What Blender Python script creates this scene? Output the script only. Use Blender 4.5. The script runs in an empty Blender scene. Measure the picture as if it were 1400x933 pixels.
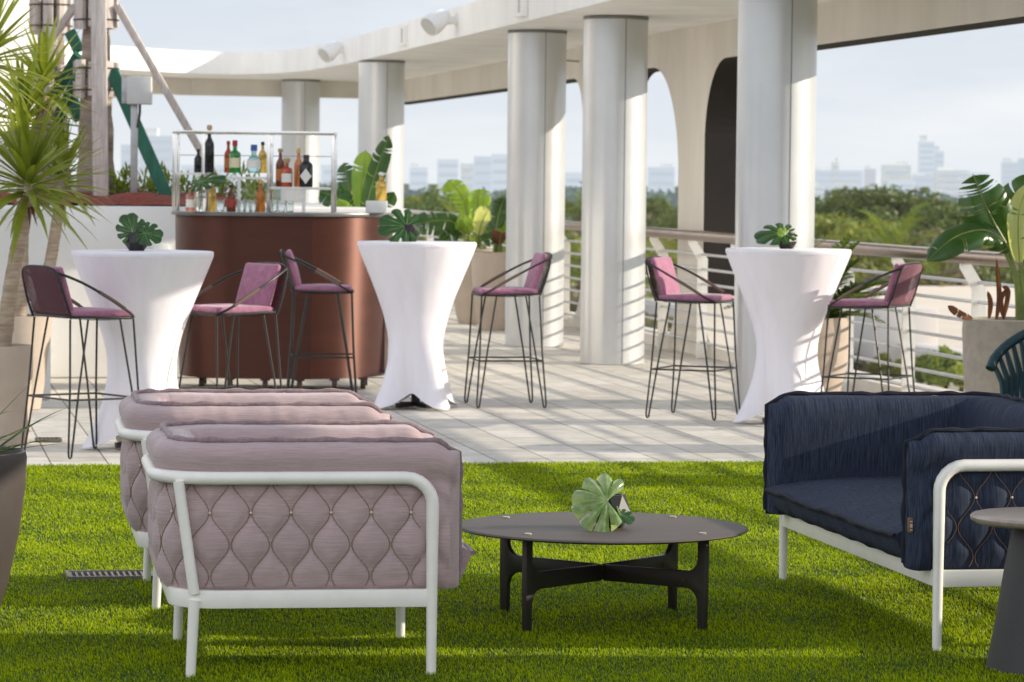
import bpy, bmesh, math, random
import numpy as np
from mathutils import Vector, Matrix
random.seed(7)
RNG = np.random.default_rng(7)
PI = math.pi
R = math.radians
sc = bpy.context.scene
COL = sc.collection

# ------------------------------------------------------------------ camera model
F = 4600.0                      # focal length in photo pixels (photo 1400 x 933)
CAMZ = 1.55
PITCH = math.atan(221.5 / F)
ROLL = R(0.6)
fw = Vector((0, math.cos(PITCH), -math.sin(PITCH)))
r0 = Vector((1, 0, 0)); u0 = Vector((0, math.sin(PITCH), math.cos(PITCH)))
cu = u0 * math.cos(ROLL) - r0 * math.sin(ROLL)
cr = r0 * math.cos(ROLL) + u0 * math.sin(ROLL)

def ray(px, py):
    return fw + cr * ((px - 700) / F) - cu * ((py - 466.5) / F)
def gp(px, py, z=0.0):          # survey: where a sight line meets a level
    d = ray(px, py); t = (z - CAMZ) / d.z
    return Vector((0, 0, CAMZ)) + d * t
def dp(px, py, D):              # survey: point on a sight line at depth D
    d = ray(px, py); t = D / d.y
    return Vector((0, 0, CAMZ)) + d * t

YAW = math.atan(0.183)          # the terrace grid is turned by this
CB, SB = math.cos(YAW), math.sin(YAW)
def BA(b, a, z=0.0):            # terrace grid -> world (b to the right, a away)
    return Vector((CB * b - SB * a, SB * b + CB * a, z))
def a_on(px, b):                # distance along a line of constant b seen at column px
    k = (px - 700) / F
    return (CB * b - k * SB * b) / (SB + CB * k)

# ------------------------------------------------------------------ materials
def mat(name, col, rough=0.6, metal=0.0, var=0.0, vscale=8.0, bump=0.0, bscale=60.0, stretch=(1, 1, 1),
        coord='Object', spec=0.5, trans=0.0, sheen=0.0, coat=0.0, col2=None, emis=None, rvar=0.0, objrand=0.0, detail=4.0):
    m = bpy.data.materials.new(name); m.use_nodes = True
    nt = m.node_tree; n = nt.nodes; l = nt.links
    p = n['Principled BSDF']
    p.inputs['Base Color'].default_value = (*col, 1)
    p.inputs['Roughness'].default_value = rough
    p.inputs['Metallic'].default_value = metal
    p.inputs['Specular IOR Level'].default_value = spec
    p.inputs['Transmission Weight'].default_value = trans
    p.inputs['Sheen Weight'].default_value = sheen
    p.inputs['Coat Weight'].default_value = coat
    if emis:
        p.inputs['Emission Color'].default_value = (*emis[0], 1); p.inputs['Emission Strength'].default_value = emis[1]
    tc = n.new('ShaderNodeTexCoord'); mp = n.new('ShaderNodeMapping'); mp.inputs['Scale'].default_value = stretch
    l.new(tc.outputs[coord], mp.inputs['Vector'])
    if var > 0 or col2 or rvar > 0:
        nz = n.new('ShaderNodeTexNoise'); nz.inputs['Scale'].default_value = vscale; nz.inputs['Detail'].default_value = detail
        nz.inputs['Roughness'].default_value = 0.65
        l.new(mp.outputs['Vector'], nz.inputs['Vector'])
        rp = n.new('ShaderNodeValToRGB')
        c2 = col2 if col2 else tuple(max(0, c * (1 + var)) for c in col)
        c1 = col if col2 else tuple(c * (1 - var) for c in col)
        rp.color_ramp.elements[0].position = 0.32; rp.color_ramp.elements[1].position = 0.68
        rp.color_ramp.elements[0].color = (*c1, 1); rp.color_ramp.elements[1].color = (*c2, 1)
        l.new(nz.outputs['Fac'], rp.inputs['Fac'])
        out = rp.outputs['Color']
        if objrand > 0:
            oi = n.new('ShaderNodeObjectInfo'); hs = n.new('ShaderNodeHueSaturation')
            mr = n.new('ShaderNodeMapRange'); mr.inputs['To Min'].default_value = 1 - objrand; mr.inputs['To Max'].default_value = 1 + objrand
            l.new(oi.outputs['Random'], mr.inputs['Value']); l.new(mr.outputs['Result'], hs.inputs['Value'])
            mr2 = n.new('ShaderNodeMapRange'); mr2.inputs['To Min'].default_value = 0.5 - objrand * .08; mr2.inputs['To Max'].default_value = 0.5 + objrand * .05
            l.new(oi.outputs['Random'], mr2.inputs['Value']); l.new(mr2.outputs['Result'], hs.inputs['Hue'])
            l.new(out, hs.inputs['Color']); out = hs.outputs['Color']
        l.new(out, p.inputs['Base Color'])
        if rvar > 0:
            m2 = n.new('ShaderNodeMapRange'); m2.inputs['To Min'].default_value = max(0.02, rough - rvar); m2.inputs['To Max'].default_value = rough + rvar
            l.new(nz.outputs['Fac'], m2.inputs['Value']); l.new(m2.outputs['Result'], p.inputs['Roughness'])
    if bump > 0:
        bz = n.new('ShaderNodeTexNoise'); bz.inputs['Scale'].default_value = bscale; bz.inputs['Detail'].default_value = 3
        l.new(mp.outputs['Vector'], bz.inputs['Vector'])
        bp = n.new('ShaderNodeBump'); bp.inputs['Strength'].default_value = bump; bp.inputs['Distance'].default_value = 0.01
        l.new(bz.outputs['Fac'], bp.inputs['Height']); l.new(bp.outputs['Normal'], p.inputs['Normal'])
    return m

def leaf_mat(name, c1, c2, rough=0.45, tl=0.35, scale=6.0, objrand=0.0, tcol=None, coord='Object'):
    m = mat(name, c1, rough, col2=c2, vscale=scale, objrand=objrand, coord=coord)
    nt = m.node_tree; n = nt.nodes; l = nt.links
    p = n['Principled BSDF']; out = n['Material Output']
    tr = n.new('ShaderNodeBsdfTranslucent')
    tr.inputs['Color'].default_value = (*(tcol or (c2[0] * 1.9 + .05, c2[1] * 1.9 + .06, c2[2] * 1.1)), 1)
    mx = n.new('ShaderNodeMixShader'); mx.inputs['Fac'].default_value = tl
    l.new(p.outputs['BSDF'], mx.inputs[1]); l.new(tr.outputs['BSDF'], mx.inputs[2]); l.new(mx.outputs['Shader'], out.inputs['Surface'])
    return m

def add_haze(m, fac, col=(.50, .60, .64)):  # distance haze painted into the material as an even glow
    nt = m.node_tree; n = nt.nodes; l = nt.links; out = n['Material Output']; src = out.inputs['Surface'].links[0].from_socket
    e = n.new('ShaderNodeEmission'); e.inputs['Color'].default_value = (*col, 1)
    mx = n.new('ShaderNodeMixShader'); mx.inputs['Fac'].default_value = fac
    l.new(src, mx.inputs[1]); l.new(e.outputs['Emission'], mx.inputs[2]); l.new(mx.outputs['Shader'], out.inputs['Surface'])
    return m

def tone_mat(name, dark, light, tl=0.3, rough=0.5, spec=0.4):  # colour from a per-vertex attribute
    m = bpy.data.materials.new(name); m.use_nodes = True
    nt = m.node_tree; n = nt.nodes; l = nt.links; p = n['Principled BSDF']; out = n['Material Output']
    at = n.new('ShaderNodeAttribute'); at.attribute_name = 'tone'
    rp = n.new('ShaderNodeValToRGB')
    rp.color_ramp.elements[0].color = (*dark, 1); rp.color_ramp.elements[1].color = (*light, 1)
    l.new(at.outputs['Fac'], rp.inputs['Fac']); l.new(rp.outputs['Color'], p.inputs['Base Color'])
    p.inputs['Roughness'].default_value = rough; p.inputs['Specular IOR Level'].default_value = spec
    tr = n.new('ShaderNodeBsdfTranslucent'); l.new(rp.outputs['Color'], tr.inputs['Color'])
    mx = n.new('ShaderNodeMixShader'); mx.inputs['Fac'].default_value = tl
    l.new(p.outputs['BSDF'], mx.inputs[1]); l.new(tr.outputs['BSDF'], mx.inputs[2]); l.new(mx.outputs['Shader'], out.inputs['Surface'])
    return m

def fabric_mat(name, c1, c2, stretch, bumpv=0.25, sheen=0.3):
    m = bpy.data.materials.new(name); m.use_nodes = True
    nt = m.node_tree; n = nt.nodes; l = nt.links; p = n['Principled BSDF']
    p.inputs['Roughness'].default_value = 0.9; p.inputs['Specular IOR Level'].default_value = 0.2
    p.inputs['Sheen Weight'].default_value = sheen; p.inputs['Sheen Roughness'].default_value = 0.5
    tc = n.new('ShaderNodeTexCoord'); mp = n.new('ShaderNodeMapping'); mp.inputs['Scale'].default_value = stretch
    l.new(tc.outputs['UV'], mp.inputs['Vector'])
    nz = n.new('ShaderNodeTexNoise'); nz.inputs['Scale'].default_value = 1.0; nz.inputs['Detail'].default_value = 5; nz.inputs['Roughness'].default_value = 0.75
    l.new(mp.outputs['Vector'], nz.inputs['Vector'])
    rp = n.new('ShaderNodeValToRGB'); rp.color_ramp.elements[0].position = 0.34; rp.color_ramp.elements[1].position = 0.66
    rp.color_ramp.elements[0].color = (*c1, 1); rp.color_ramp.elements[1].color = (*c2, 1)
    l.new(nz.outputs['Fac'], rp.inputs['Fac'])
    # broad soft wear
    n2 = n.new('ShaderNodeTexNoise'); n2.inputs['Scale'].default_value = 6; l.new(tc.outputs['UV'], n2.inputs['Vector'])
    mr = n.new('ShaderNodeMapRange'); mr.inputs['To Min'].default_value = 0.86; mr.inputs['To Max'].default_value = 1.14
    l.new(n2.outputs['Fac'], mr.inputs['Value'])
    hs = n.new('ShaderNodeHueSaturation'); l.new(mr.outputs['Result'], hs.inputs['Value']); l.new(rp.outputs['Color'], hs.inputs['Color'])
    l.new(hs.outputs['Color'], p.inputs['Base Color'])
    n3 = n.new('ShaderNodeTexNoise'); n3.inputs['Scale'].default_value = 14; n3.inputs['Detail'].default_value = 3; l.new(tc.outputs['UV'], n3.inputs['Vector'])
    ad = n.new('ShaderNodeMath'); ad.operation = 'MULTIPLY_ADD'; ad.inputs[1].default_value = 3.0
    l.new(n3.outputs['Fac'], ad.inputs[0]); l.new(nz.outputs['Fac'], ad.inputs[2])
    bp = n.new('ShaderNodeBump'); bp.inputs['Strength'].default_value = bumpv; bp.inputs['Distance'].default_value = 0.006
    l.new(ad.outputs['Value'], bp.inputs['Height']); l.new(bp.outputs['Normal'], p.inputs['Normal'])
    return m

def haze_mat(name, col, fac, haze=(0.70, 0.775, 0.86), var=0.12, vscale=0.15):  # aerial haze put into the surface colour by mixing in emission
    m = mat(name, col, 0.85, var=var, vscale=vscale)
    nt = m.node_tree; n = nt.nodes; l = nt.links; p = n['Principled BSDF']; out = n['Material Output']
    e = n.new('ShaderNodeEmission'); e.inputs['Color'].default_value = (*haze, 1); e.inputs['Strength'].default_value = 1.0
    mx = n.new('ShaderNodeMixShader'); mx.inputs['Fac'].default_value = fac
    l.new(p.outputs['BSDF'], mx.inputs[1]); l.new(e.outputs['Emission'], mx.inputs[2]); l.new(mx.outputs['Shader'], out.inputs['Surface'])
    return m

M = {}
M['white_paint'] = mat('white_paint', (0.87, 0.86, 0.84), 0.6, var=0.09, vscale=1.6, bump=0.08, bscale=30, rvar=0.1, stretch=(1, 1, .35), detail=8.0)
M['white_wall'] = mat('white_wall', (0.80, 0.79, 0.775), 0.75, var=0.06, vscale=1.1, bump=0.15, bscale=45)
M['soffit'] = mat('soffit', (0.74, 0.69, 0.62), 0.7, var=0.10, vscale=1.2, stretch=(1, 1, .35), detail=8.0)
M['column'] = mat('column_paint', (0.63, 0.637, 0.645), 0.30, 0.4, var=0.05, vscale=1.5, spec=0.6, coat=0.15, rvar=0.06)
M['seam'] = mat('seam_dark', (0.22, 0.21, 0.20), 0.6)
M['reveal'] = mat('reveal_brown', (0.022, 0.016, 0.014), 0.8, var=0.25, vscale=2.0, bump=0.1)
M['rail_bronze'] = mat('rail_bronze', (0.27, 0.19, 0.15), 0.28, 0.85, var=0.12, vscale=6)
M['rail_grey'] = mat('rail_grey', (0.55, 0.56, 0.57), 0.4, 0.3, var=0.08, vscale=7)
M['frame_white'] = mat('powder_white', (0.89, 0.86, 0.80), 0.38, var=0.04, vscale=12, bump=0.03, bscale=300)
M['mauve'] = fabric_mat('mauve_fabric', (0.37, 0.265, 0.265), (0.55, 0.42, 0.42), (9, 420, 1))
M['mauve_seam'] = mat('mauve_piping', (0.27, 0.19, 0.20), 0.9, var=0.2, vscale=60, sheen=0.2)
M['navy'] = fabric_mat('navy_fabric', (0.007, 0.010, 0.023), (0.056, 0.070, 0.112), (260, 9, 1), bumpv=0.2, sheen=0.0)
M['navy_seat'] = fabric_mat('navy_seat_fabric', (0.007, 0.010, 0.023), (0.056, 0.070, 0.112), (14, 240, 1), bumpv=0.2, sheen=0.0)
M['navy_seam'] = mat('navy_piping', (0.008, 0.010, 0.022), 0.9, var=0.2, vscale=60)
M['cord_gold'] = mat('cord_gold', (0.23, 0.155, 0.085), 0.6)
M['cord_copper'] = mat('cord_copper', (0.30, 0.175, 0.12), 0.45, 0.3)
M['bead'] = mat('bead_pale', (0.75, 0.66, 0.52), 0.3)
M['table_brown'] = mat('table_brown', (0.115, 0.098, 0.088), 0.62, var=0.09, vscale=14, bump=0.04, bscale=120, rvar=0.06, spec=.18)
M['table_leg'] = mat('table_leg_brown', (0.026, 0.021, 0.019), 0.45, var=0.1, vscale=10)
M['brass'] = mat('brass', (0.62, 0.52, 0.38), 0.3, 0.9)
M['black_pot'] = mat('black_pot', (0.014, 0.012, 0.013), 0.35, var=0.2, vscale=20)
M['monstera'] = leaf_mat('monstera_green', (0.012, 0.052, 0.012), (0.03, 0.10, 0.022), 0.28, 0.15, 20)
M['monstera_pale'] = leaf_mat('monstera_pale', (0.06, 0.17, 0.03), (0.40, 0.50, 0.26), 0.16, 0.3, 26)
M['vein'] = mat('vein_pale', (0.34, 0.42, 0.2), 0.5)
M['spandex'] = mat('spandex_white', (0.87, 0.835, 0.895), 0.7, var=0.03, vscale=5, bump=0.22, bscale=7, stretch=(2.2, 2.2, .45), sheen=0.2)
M['stool_metal'] = mat('stool_metal', (0.035, 0.034, 0.033), 0.4, 0.5, var=0.1, vscale=30)
M['stool_grip'] = mat('stool_grip', (0.15, 0.10, 0.075), 0.6)
M['pink'] = mat('pink_cushion', (0.39, 0.15, 0.245), 0.85, var=0.16, vscale=26, bump=0.3, bscale=34, sheen=0.3)
M['burgundy'] = mat('burgundy_rope', (0.10, 0.028, 0.040), 0.7, var=0.2, vscale=40)
M['rose_rope'] = mat('rose_rope', (0.22, 0.09, 0.12), 0.7, var=0.2, vscale=40)
M['copper_body'] = mat('copper_body', (0.085, 0.031, 0.021), 0.46, 0.55, var=0.10, vscale=3, bump=0.02, bscale=40, stretch=(1, 1, 5), rvar=0.04, spec=.45)
_p = M['copper_body'].node_tree.nodes['Principled BSDF']; _t = M['copper_body'].node_tree.nodes.new('ShaderNodeTangent'); _t.direction_type = 'RADIAL'; _t.axis = 'Z'
M['copper_body'].node_tree.links.new(_t.outputs['Tangent'], _p.inputs['Tangent']); _p.inputs['Anisotropic'].default_value = 0.9; _p.inputs['Anisotropic Rotation'].default_value = 0.25
M['counter'] = mat('counter_grey', (0.16, 0.155, 0.15), 0.3, 0.3, var=0.1, vscale=8)
M['chrome'] = mat('chrome', (0.72, 0.70, 0.68), 0.18, 0.95, var=0.08, vscale=30)
M['rubber'] = mat('rubber_dark', (0.06, 0.035, 0.03), 0.6)
M['shelf_white'] = mat('shelf_white', (0.75, 0.73, 0.69), 0.3)
M['tan_pot'] = mat('tan_pot', (0.50, 0.41, 0.33), 0.7, var=0.07, vscale=6, bump=0.1, bscale=50)
M['stone_pot'] = mat('stone_pot', (0.36, 0.31, 0.26), 0.85, var=0.12, vscale=14, bump=0.3, bscale=60)
M['taupe_pot'] = mat('taupe_pot', (0.062, 0.048, 0.043), 0.5, var=0.08, vscale=5, bump=0.06, bscale=60)
M['soil'] = mat('soil', (0.035, 0.025, 0.018), 0.95, var=0.4, vscale=40, bump=0.6, bscale=60)
M['mulch'] = mat('red_mulch', (0.09, 0.012, 0.006), 0.9, col2=(0.30, 0.045, 0.02), vscale=22, bump=1.0, bscale=26)
M['trunk_cane'] = mat('trunk_cane', (0.30, 0.215, 0.15), 0.9, col2=(0.52, 0.42, 0.32), vscale=9, stretch=(1, 1, 7), bump=0.8, bscale=24)
M['trunk_palm'] = mat('trunk_palm', (0.165, 0.125, 0.10), 0.95, col2=(0.40, 0.33, 0.275), vscale=2.4, stretch=(1, 1, 6), bump=1.0, bscale=9)
M['timber'] = mat('timber_grey', (0.46, 0.40, 0.365), 0.85, col2=(0.68, 0.62, 0.58), vscale=7, stretch=(8, 8, 0.6), bump=0.4, bscale=20)
M['timber_green'] = mat('timber_green', (0.010, 0.085, 0.052), 0.65, col2=(0.018, 0.14, 0.085), vscale=5, stretch=(4, 4, 0.6), bump=0.2, bscale=20)
M['strap'] = mat('strap_dark', (0.05, 0.04, 0.035), 0.6)
M['box_grey'] = mat('box_grey', (0.55, 0.55, 0.53), 0.45, var=0.06, vscale=8)
M['galv'] = mat('galvanised', (0.42, 0.43, 0.43), 0.4, 0.6, var=0.15, vscale=14)
M['yucca'] = leaf_mat('yucca_green', (0.055, 0.105, 0.010), (0.22, 0.25, 0.028), 0.4, 0.3, 5)
M['yucca_deep'] = leaf_mat('yucca_deep', (0.03, 0.075, 0.012), (0.10, 0.17, 0.03), 0.4, 0.25, 5)
M['dry_leaf'] = leaf_mat('dry_leaf', (0.075, 0.022, 0.012), (0.17, 0.055, 0.028), 0.7, 0.2, 9)
M['banana'] = leaf_mat('banana_green', (0.012, 0.050, 0.010), (0.045, 0.115, 0.018), 0.3, 0.14, 4)
M['banana_light'] = leaf_mat('banana_light', (0.10, 0.21, 0.02), (0.26, 0.38, 0.05), 0.32, 0.4, 4)
M['banana_back'] = leaf_mat('banana_back', (0.34, 0.38, 0.10), (0.52, 0.54, 0.24), 0.35, 0.35, 4)
M['stalk'] = mat('stalk_green', (0.20, 0.25, 0.055), 0.5, var=0.25, vscale=9)
M['cycad'] = leaf_mat('cycad_green', (0.03, 0.075, 0.014), (0.11, 0.17, 0.03), 0.35, 0.25, 8)
M['shrub'] = leaf_mat('shrub_green', (0.05, 0.12, 0.015), (0.20, 0.26, 0.03), 0.5, 0.35, 4)
M['teal_rope'] = mat('teal_rope', (0.010, 0.045, 0.060), 0.55, var=0.2, vscale=40, bump=0.3, bscale=160)
M['stone_top'] = mat('stone_top', (0.30, 0.235, 0.19), 0.4, col2=(0.44, 0.37, 0.31), vscale=9, stretch=(1, 5, 1), bump=0.06, bscale=60, rvar=0.08)
M['black_cone'] = mat('charcoal_base', (0.032, 0.031, 0.032), 0.55, var=0.1, vscale=10, bump=0.08, bscale=90)
M['grate'] = mat('grate_metal', (0.22, 0.20, 0.17), 0.5, 0.6, var=0.2, vscale=20)
M['leather'] = mat('leather_tag', (0.16, 0.09, 0.05), 0.6)
M['tag_mark'] = mat('tag_mark', (0.5, 0.42, 0.32), 0.6)
M['bark'] = mat('bark', (0.09, 0.065, 0.045), 0.95, var=0.3, vscale=3, bump=0.6, bscale=9)

# ------------------------------------------------------------------ mesh helpers
class MB:
    def __init__(self): self.v = []; self.f = []; self.uv = {}
    def add(self, vs, fs):
        o = len(self.v); self.v.extend([tuple(p) for p in vs]); self.f.extend([tuple(i + o for i in q) for q in fs]); return o
    def xf(self, o, mtx):
        for i in range(o, len(self.v)): self.v[i] = tuple(mtx @ Vector(self.v[i]))
    def box(self, c, s, rz=0.0, mtx=None):
        x, y, z = s[0] / 2, s[1] / 2, s[2] / 2
        vs = [(-x, -y, -z), (x, -y, -z), (x, y, -z), (-x, y, -z), (-x, -y, z), (x, -y, z), (x, y, z), (-x, y, z)]
        mm = Matrix.Translation(c) @ (mtx if mtx is not None else Matrix.Rotation(rz, 4, 'Z'))
        return self.add([mm @ Vector(p) for p in vs], [(0, 3, 2, 1), (4, 5, 6, 7), (0, 1, 5, 4), (1, 2, 6, 5), (2, 3, 7, 6), (3, 0, 4, 7)])
    def beam(self, p, q, w, d, up=(0, 0, 1)):            # rectangular bar between two points
        p = Vector(p); q = Vector(q); ax = (q - p).normalized(); upv = Vector(up)
        if abs(ax.dot(upv)) > 0.95: upv = Vector((0, 1, 0))
        s = ax.cross(upv).normalized(); t = s.cross(ax).normalized()
        vs = []
        for c in (p, q):
            for a, b in ((-1, -1), (1, -1), (1, 1), (-1, 1)): vs.append(c + s * (a * w / 2) + t * (b * d / 2))
        return self.add(vs, [(0, 1, 2, 3), (7, 6, 5, 4), (0, 4, 5, 1), (1, 5, 6, 2), (2, 6, 7, 3), (3, 7, 4, 0)])
    def tube(self, pts, r, n=8, closed=False, cap=True):
        pts = [Vector(p) for p in pts]; k = len(pts)
        rs = r if isinstance(r, (list, tuple)) else [r] * k
        tang = []
        for i in range(k):
            a = pts[i - 1] if (i > 0 or closed) else pts[i]; b = pts[(i + 1) % k] if (i < k - 1 or closed) else pts[i]
            t = b - a; tang.append(t.normalized() if t.length > 1e-9 else Vector((0, 0, 1)))
        ref = Vector((0, 0, 1)) if abs(tang[0].z) < 0.9 else Vector((1, 0, 0))
        nrm = tang[0].cross(ref).normalized()
        vs = []
        for i in range(k):
            nrm = (nrm - tang[i] * nrm.dot(tang[i]))
            nrm = nrm.normalized() if nrm.length > 1e-6 else tang[i].orthogonal().normalized()
            bi = tang[i].cross(nrm)
            for j in range(n):
                a = 2 * PI * j / n
                vs.append(pts[i] + (nrm * math.cos(a) + bi * math.sin(a)) * rs[i])
        fs = []
        kk = k if closed else k - 1
        for i in range(kk):
            i2 = (i + 1) % k
            for j in range(n):
                j2 = (j + 1) % n
                fs.append((i * n + j, i * n + j2, i2 * n + j2, i2 * n + j))
        if cap and not closed:
            fs.append(tuple(range(n))[::-1]); fs.append(tuple((k - 1) * n + j for j in range(n)))
        return self.add(vs, fs)
    def lathe(self, prof, n=32, c=(0, 0, 0), cap0=True, cap1=True):
        vs = []; k = len(prof)
        for r, z in prof:
            for j in range(n):
                a = 2 * PI * j / n
                vs.append((c[0] + r * math.cos(a), c[1] + r * math.sin(a), c[2] + z))
        fs = []
        for i in range(k - 1):
            for j in range(n):
                j2 = (j + 1) % n
                fs.append((i * n + j, i * n + j2, (i + 1) * n + j2, (i + 1) * n + j))
        if cap0: fs.append(tuple(range(n))[::-1])
        if cap1: fs.append(tuple((k - 1) * n + j for j in range(n)))
        return self.add(vs, fs)
    def prism(self, poly, z0, z1):
        k = len(poly)
        vs = [(x, y, z0) for x, y in poly] + [(x, y, z1) for x, y in poly]
        fs = [tuple(range(k))[::-1], tuple(range(k, 2 * k))] + [(i, (i + 1) % k, (i + 1) % k + k, i + k) for i in range(k)]
        return self.add(vs, fs)
    def grid(self, nu, nv, fn, closeu=False, closev=False):
        vs = [fn(i, j) for i in range(nu) for j in range(nv)]
        fs = []
        for i in range(nu if closeu else nu - 1):
            for j in range(nv if closev else nv - 1):
                i2, j2 = (i + 1) % nu, (j + 1) % nv
                fs.append((i * nv + j, i2 * nv + j, i2 * nv + j2, i * nv + j2))
        return self.add(vs, fs)
    def build(self, name, m, parent=None, smooth=True, ang=38, bevel=0.0, uvs=None, loc=None):
        me = bpy.data.meshes.new(name); me.from_pydata(self.v, [], self.f)
        bm = bmesh.new(); bm.from_mesh(me); bmesh.ops.recalc_face_normals(bm, faces=bm.faces) if bevel >= 0 else None
        if bevel > 0:
            ed = [e for e in bm.edges if len(e.link_faces) == 2 and e.calc_face_angle(0) > 0.6]
            bmesh.ops.bevel(bm, geom=ed, offset=bevel, segments=2, affect='EDGES', profile=0.5)
        bm.to_mesh(me); bm.free()
        if uvs is not None:
            ul = me.uv_layers.new(name='UVMap')
            lv = np.empty(len(me.loops), dtype=np.int32); me.loops.foreach_get('vertex_index', lv)
            ul.data.foreach_set('uv', np.asarray(uvs, dtype=np.float32)[lv].ravel())
        if smooth:
            me.polygons.foreach_set('use_smooth', [True] * len(me.polygons))
            me.set_sharp_from_angle(angle=R(ang))
        me.materials.append(m)
        o = bpy.data.objects.new(name, me); COL.objects.link(o)
        if parent is not None: o.parent = parent
        if loc is not None: o.location = loc
        return o

def thing(name, label, cat, loc=(0, 0, 0), rotz=0.0, group=None):
    o = bpy.data.objects.new(name, None); COL.objects.link(o)
    o.location = loc; o.rotation_euler = (0, 0, rotz); o.empty_display_size = 0.2
    o['label'] = label; o['category'] = cat
    if group: o['group'] = group
    return o
def tag(o, label, cat, group=None):
    o['label'] = label; o['category'] = cat
    if group: o['group'] = group
    return o
def struct(o, kind='structure'):
    o['kind'] = kind; return o
def dup(root, loc, rotz, label=None, group=None, scale=None):
    r = root.copy(); COL.objects.link(r); r.location = loc; r.rotation_euler = (0, 0, rotz)
    if scale: r.scale = scale
    if label: r['label'] = label
    if group: r['group'] = group
    for ch in list(root.children):
        c = ch.copy(); COL.objects.link(c); c.parent = r
        for g in list(ch.children):
            d = g.copy(); COL.objects.link(d); d.parent = c
    return r
def V(*a): return Vector(a)
def lerp(a, b, t): return a + (b - a) * t
def pl(tab, x):                      # piecewise linear
    return float(np.interp(x, [t[0] for t in tab], [t[1] for t in tab]))
def arc(c, r, a0, a1, n):
    return [(c[0] + r * math.cos(lerp(a0, a1, i / n)), c[1] + r * math.sin(lerp(a0, a1, i / n))) for i in range(n + 1)]
def rrect(x0, x1, y0, y1, r, n=6):
    return (arc((x1 - r, y1 - r), r, 0, PI / 2, n) + arc((x0 + r, y1 - r), r, PI / 2, PI, n)
            + arc((x0 + r, y0 + r), r, PI, 1.5 * PI, n) + arc((x1 - r, y0 + r), r, 1.5 * PI, 2 * PI, n))
def smooth_pts(pts, n=6, closed=False):   # Catmull-Rom
    P = [Vector(p) for p in pts]; out = []; k = len(P)
    rng = k if closed else k - 1
    for i in range(rng):
        p0 = P[(i - 1) % k] if (closed or i > 0) else P[i]; p1 = P[i]; p2 = P[(i + 1) % k]
        p3 = P[(i + 2) % k] if (closed or i + 2 < k) else p2
        for j in range(n):
            t = j / n
            out.append(0.5 * ((2 * p1) + (p2 - p0) * t + (2 * p0 - 5 * p1 + 4 * p2 - p3) * t * t + (3 * p1 - p0 - 3 * p2 + p3) * t ** 3))
    if not closed: out.append(P[-1])
    return out

# ------------------------------------------------------------------ leaves
def strap_leaf(mb, base, d, L, w, droop, segs=5, fold=0.25, roll=0.0):
    """long pointed leaf starting at base in direction d, bending down"""
    d = Vector(d).normalized(); p = Vector(base); vs = []; fs = []
    side = d.cross(Vector((0, 0, 1)))
    side = side.normalized() if side.length > 1e-3 else Vector((1, 0, 0))
    if roll: side = (Matrix.Rotation(roll, 3, d) @ side)
    for i in range(segs + 1):
        t = i / segs
        ww = w * (0.55 + 0.9 * t if t < 0.4 else (0.91 * (1 - (t - 0.4) / 0.6) ** 0.8)) if i < segs else 0.0005
        nn = side.cross(d).normalized()
        vs += [p - side * ww / 2 + nn * fold * ww / 2, p, p + side * ww / 2 + nn * fold * ww / 2]
        d = (d + Vector((0, 0, -droop / segs * (0.5 + t)))).normalized()
        side = (side - d * side.dot(d)).normalized()
        p = p + d * (L / segs)
    for i in range(segs):
        a = i * 3
        fs += [(a, a + 1, a + 4, a + 3), (a + 1, a + 2, a + 5, a + 4)]
    mb.add(vs, fs)

def monstera(mb, vein, base, tip_dir, nrm, L, lobes=5, cup=0.25, rs=None, gmax=.085, c0=.5, tmax=.965, relief=.012, wide=False):
    """heart shaped leaf with slits; base = hub, tip_dir = toward the tip, nrm = face normal"""
    rs = rs or random
    y = Vector(tip_dir).normalized(); n = Vector(nrm); n = (n - y * n.dot(y)).normalized(); x = y.cross(n)
    def rad(th):
        a = abs(th) / PI
        if wide: return L * pl([(0, .95), (.1, .90), (.22, .92), (.4, .98), (.55, .9), (.7, .72), (.85, .5), (.95, .3), (1, .12)], a)
        return L * pl([(0, .72), (.12, .69), (.3, .6), (.5, .52), (.7, .46), (.85, .40), (.93, .30), (1, .10)], a)
    def P3(th, rho, wob):
        r = rad(th) * rho
        px, py = r * math.sin(th), r * math.cos(th)
        h = -cup * (px * px + py * py) / L + 0.10 * abs(px) + wob
        return Vector(base) + x * px + y * py + n * h
    rhos = [0.03, .2, .36, .5, .62, .74, .86, .94, 1.0]
    edges = [0.0]
    for i in range(1, lobes + 1): edges.append(tmax * PI * (i / lobes) ** 0.92)
    for sgn in (1, -1):
        for i in range(lobes):
            a0, a1 = edges[i], edges[i + 1]; m = 8; vs = []
            cut = c0 + rs.uniform(-.06, .08)
            for rho in rhos:
                g = 0 if rho <= cut else min(gmax, 0.55 * (rho - cut) ** 1.0)
                g0 = 0 if i == 0 else g; g1 = g if i < lobes - 1 else 0
                for j in range(m + 1):
                    t = j / m
                    th = lerp(a0 + g0 * (a1 - a0) * 2, a1 - g1 * (a1 - a0) * 2, t)
                    e = rho * (1 - 0.10 * (2 * t - 1) ** 2 * (rho > .8))
                    vs.append(P3(sgn * th, e, relief * L * math.sin(t * PI) * 2 * rho))
            fs = [(k * (m + 1) + j, k * (m + 1) + j + 1, (k + 1) * (m + 1) + j + 1, (k + 1) * (m + 1) + j) for k in range(len(rhos) - 1) for j in range(m)]
            mb.add(vs, fs)
            am = lerp(a0, a1, .5)
            if vein is not None:
                vein.tube([P3(sgn * am, q, 0.028 * L * q + .001) for q in (.03, .4, .7, .95)], [L * .008, L * .006, L * .004, L * .001], 4)
    if vein is not None:
        vein.tube([P3(0, q, .003) for q in (.0, .4, .7, .98)], [L * .014, L * .010, L * .006, L * .002], 5)

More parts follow.
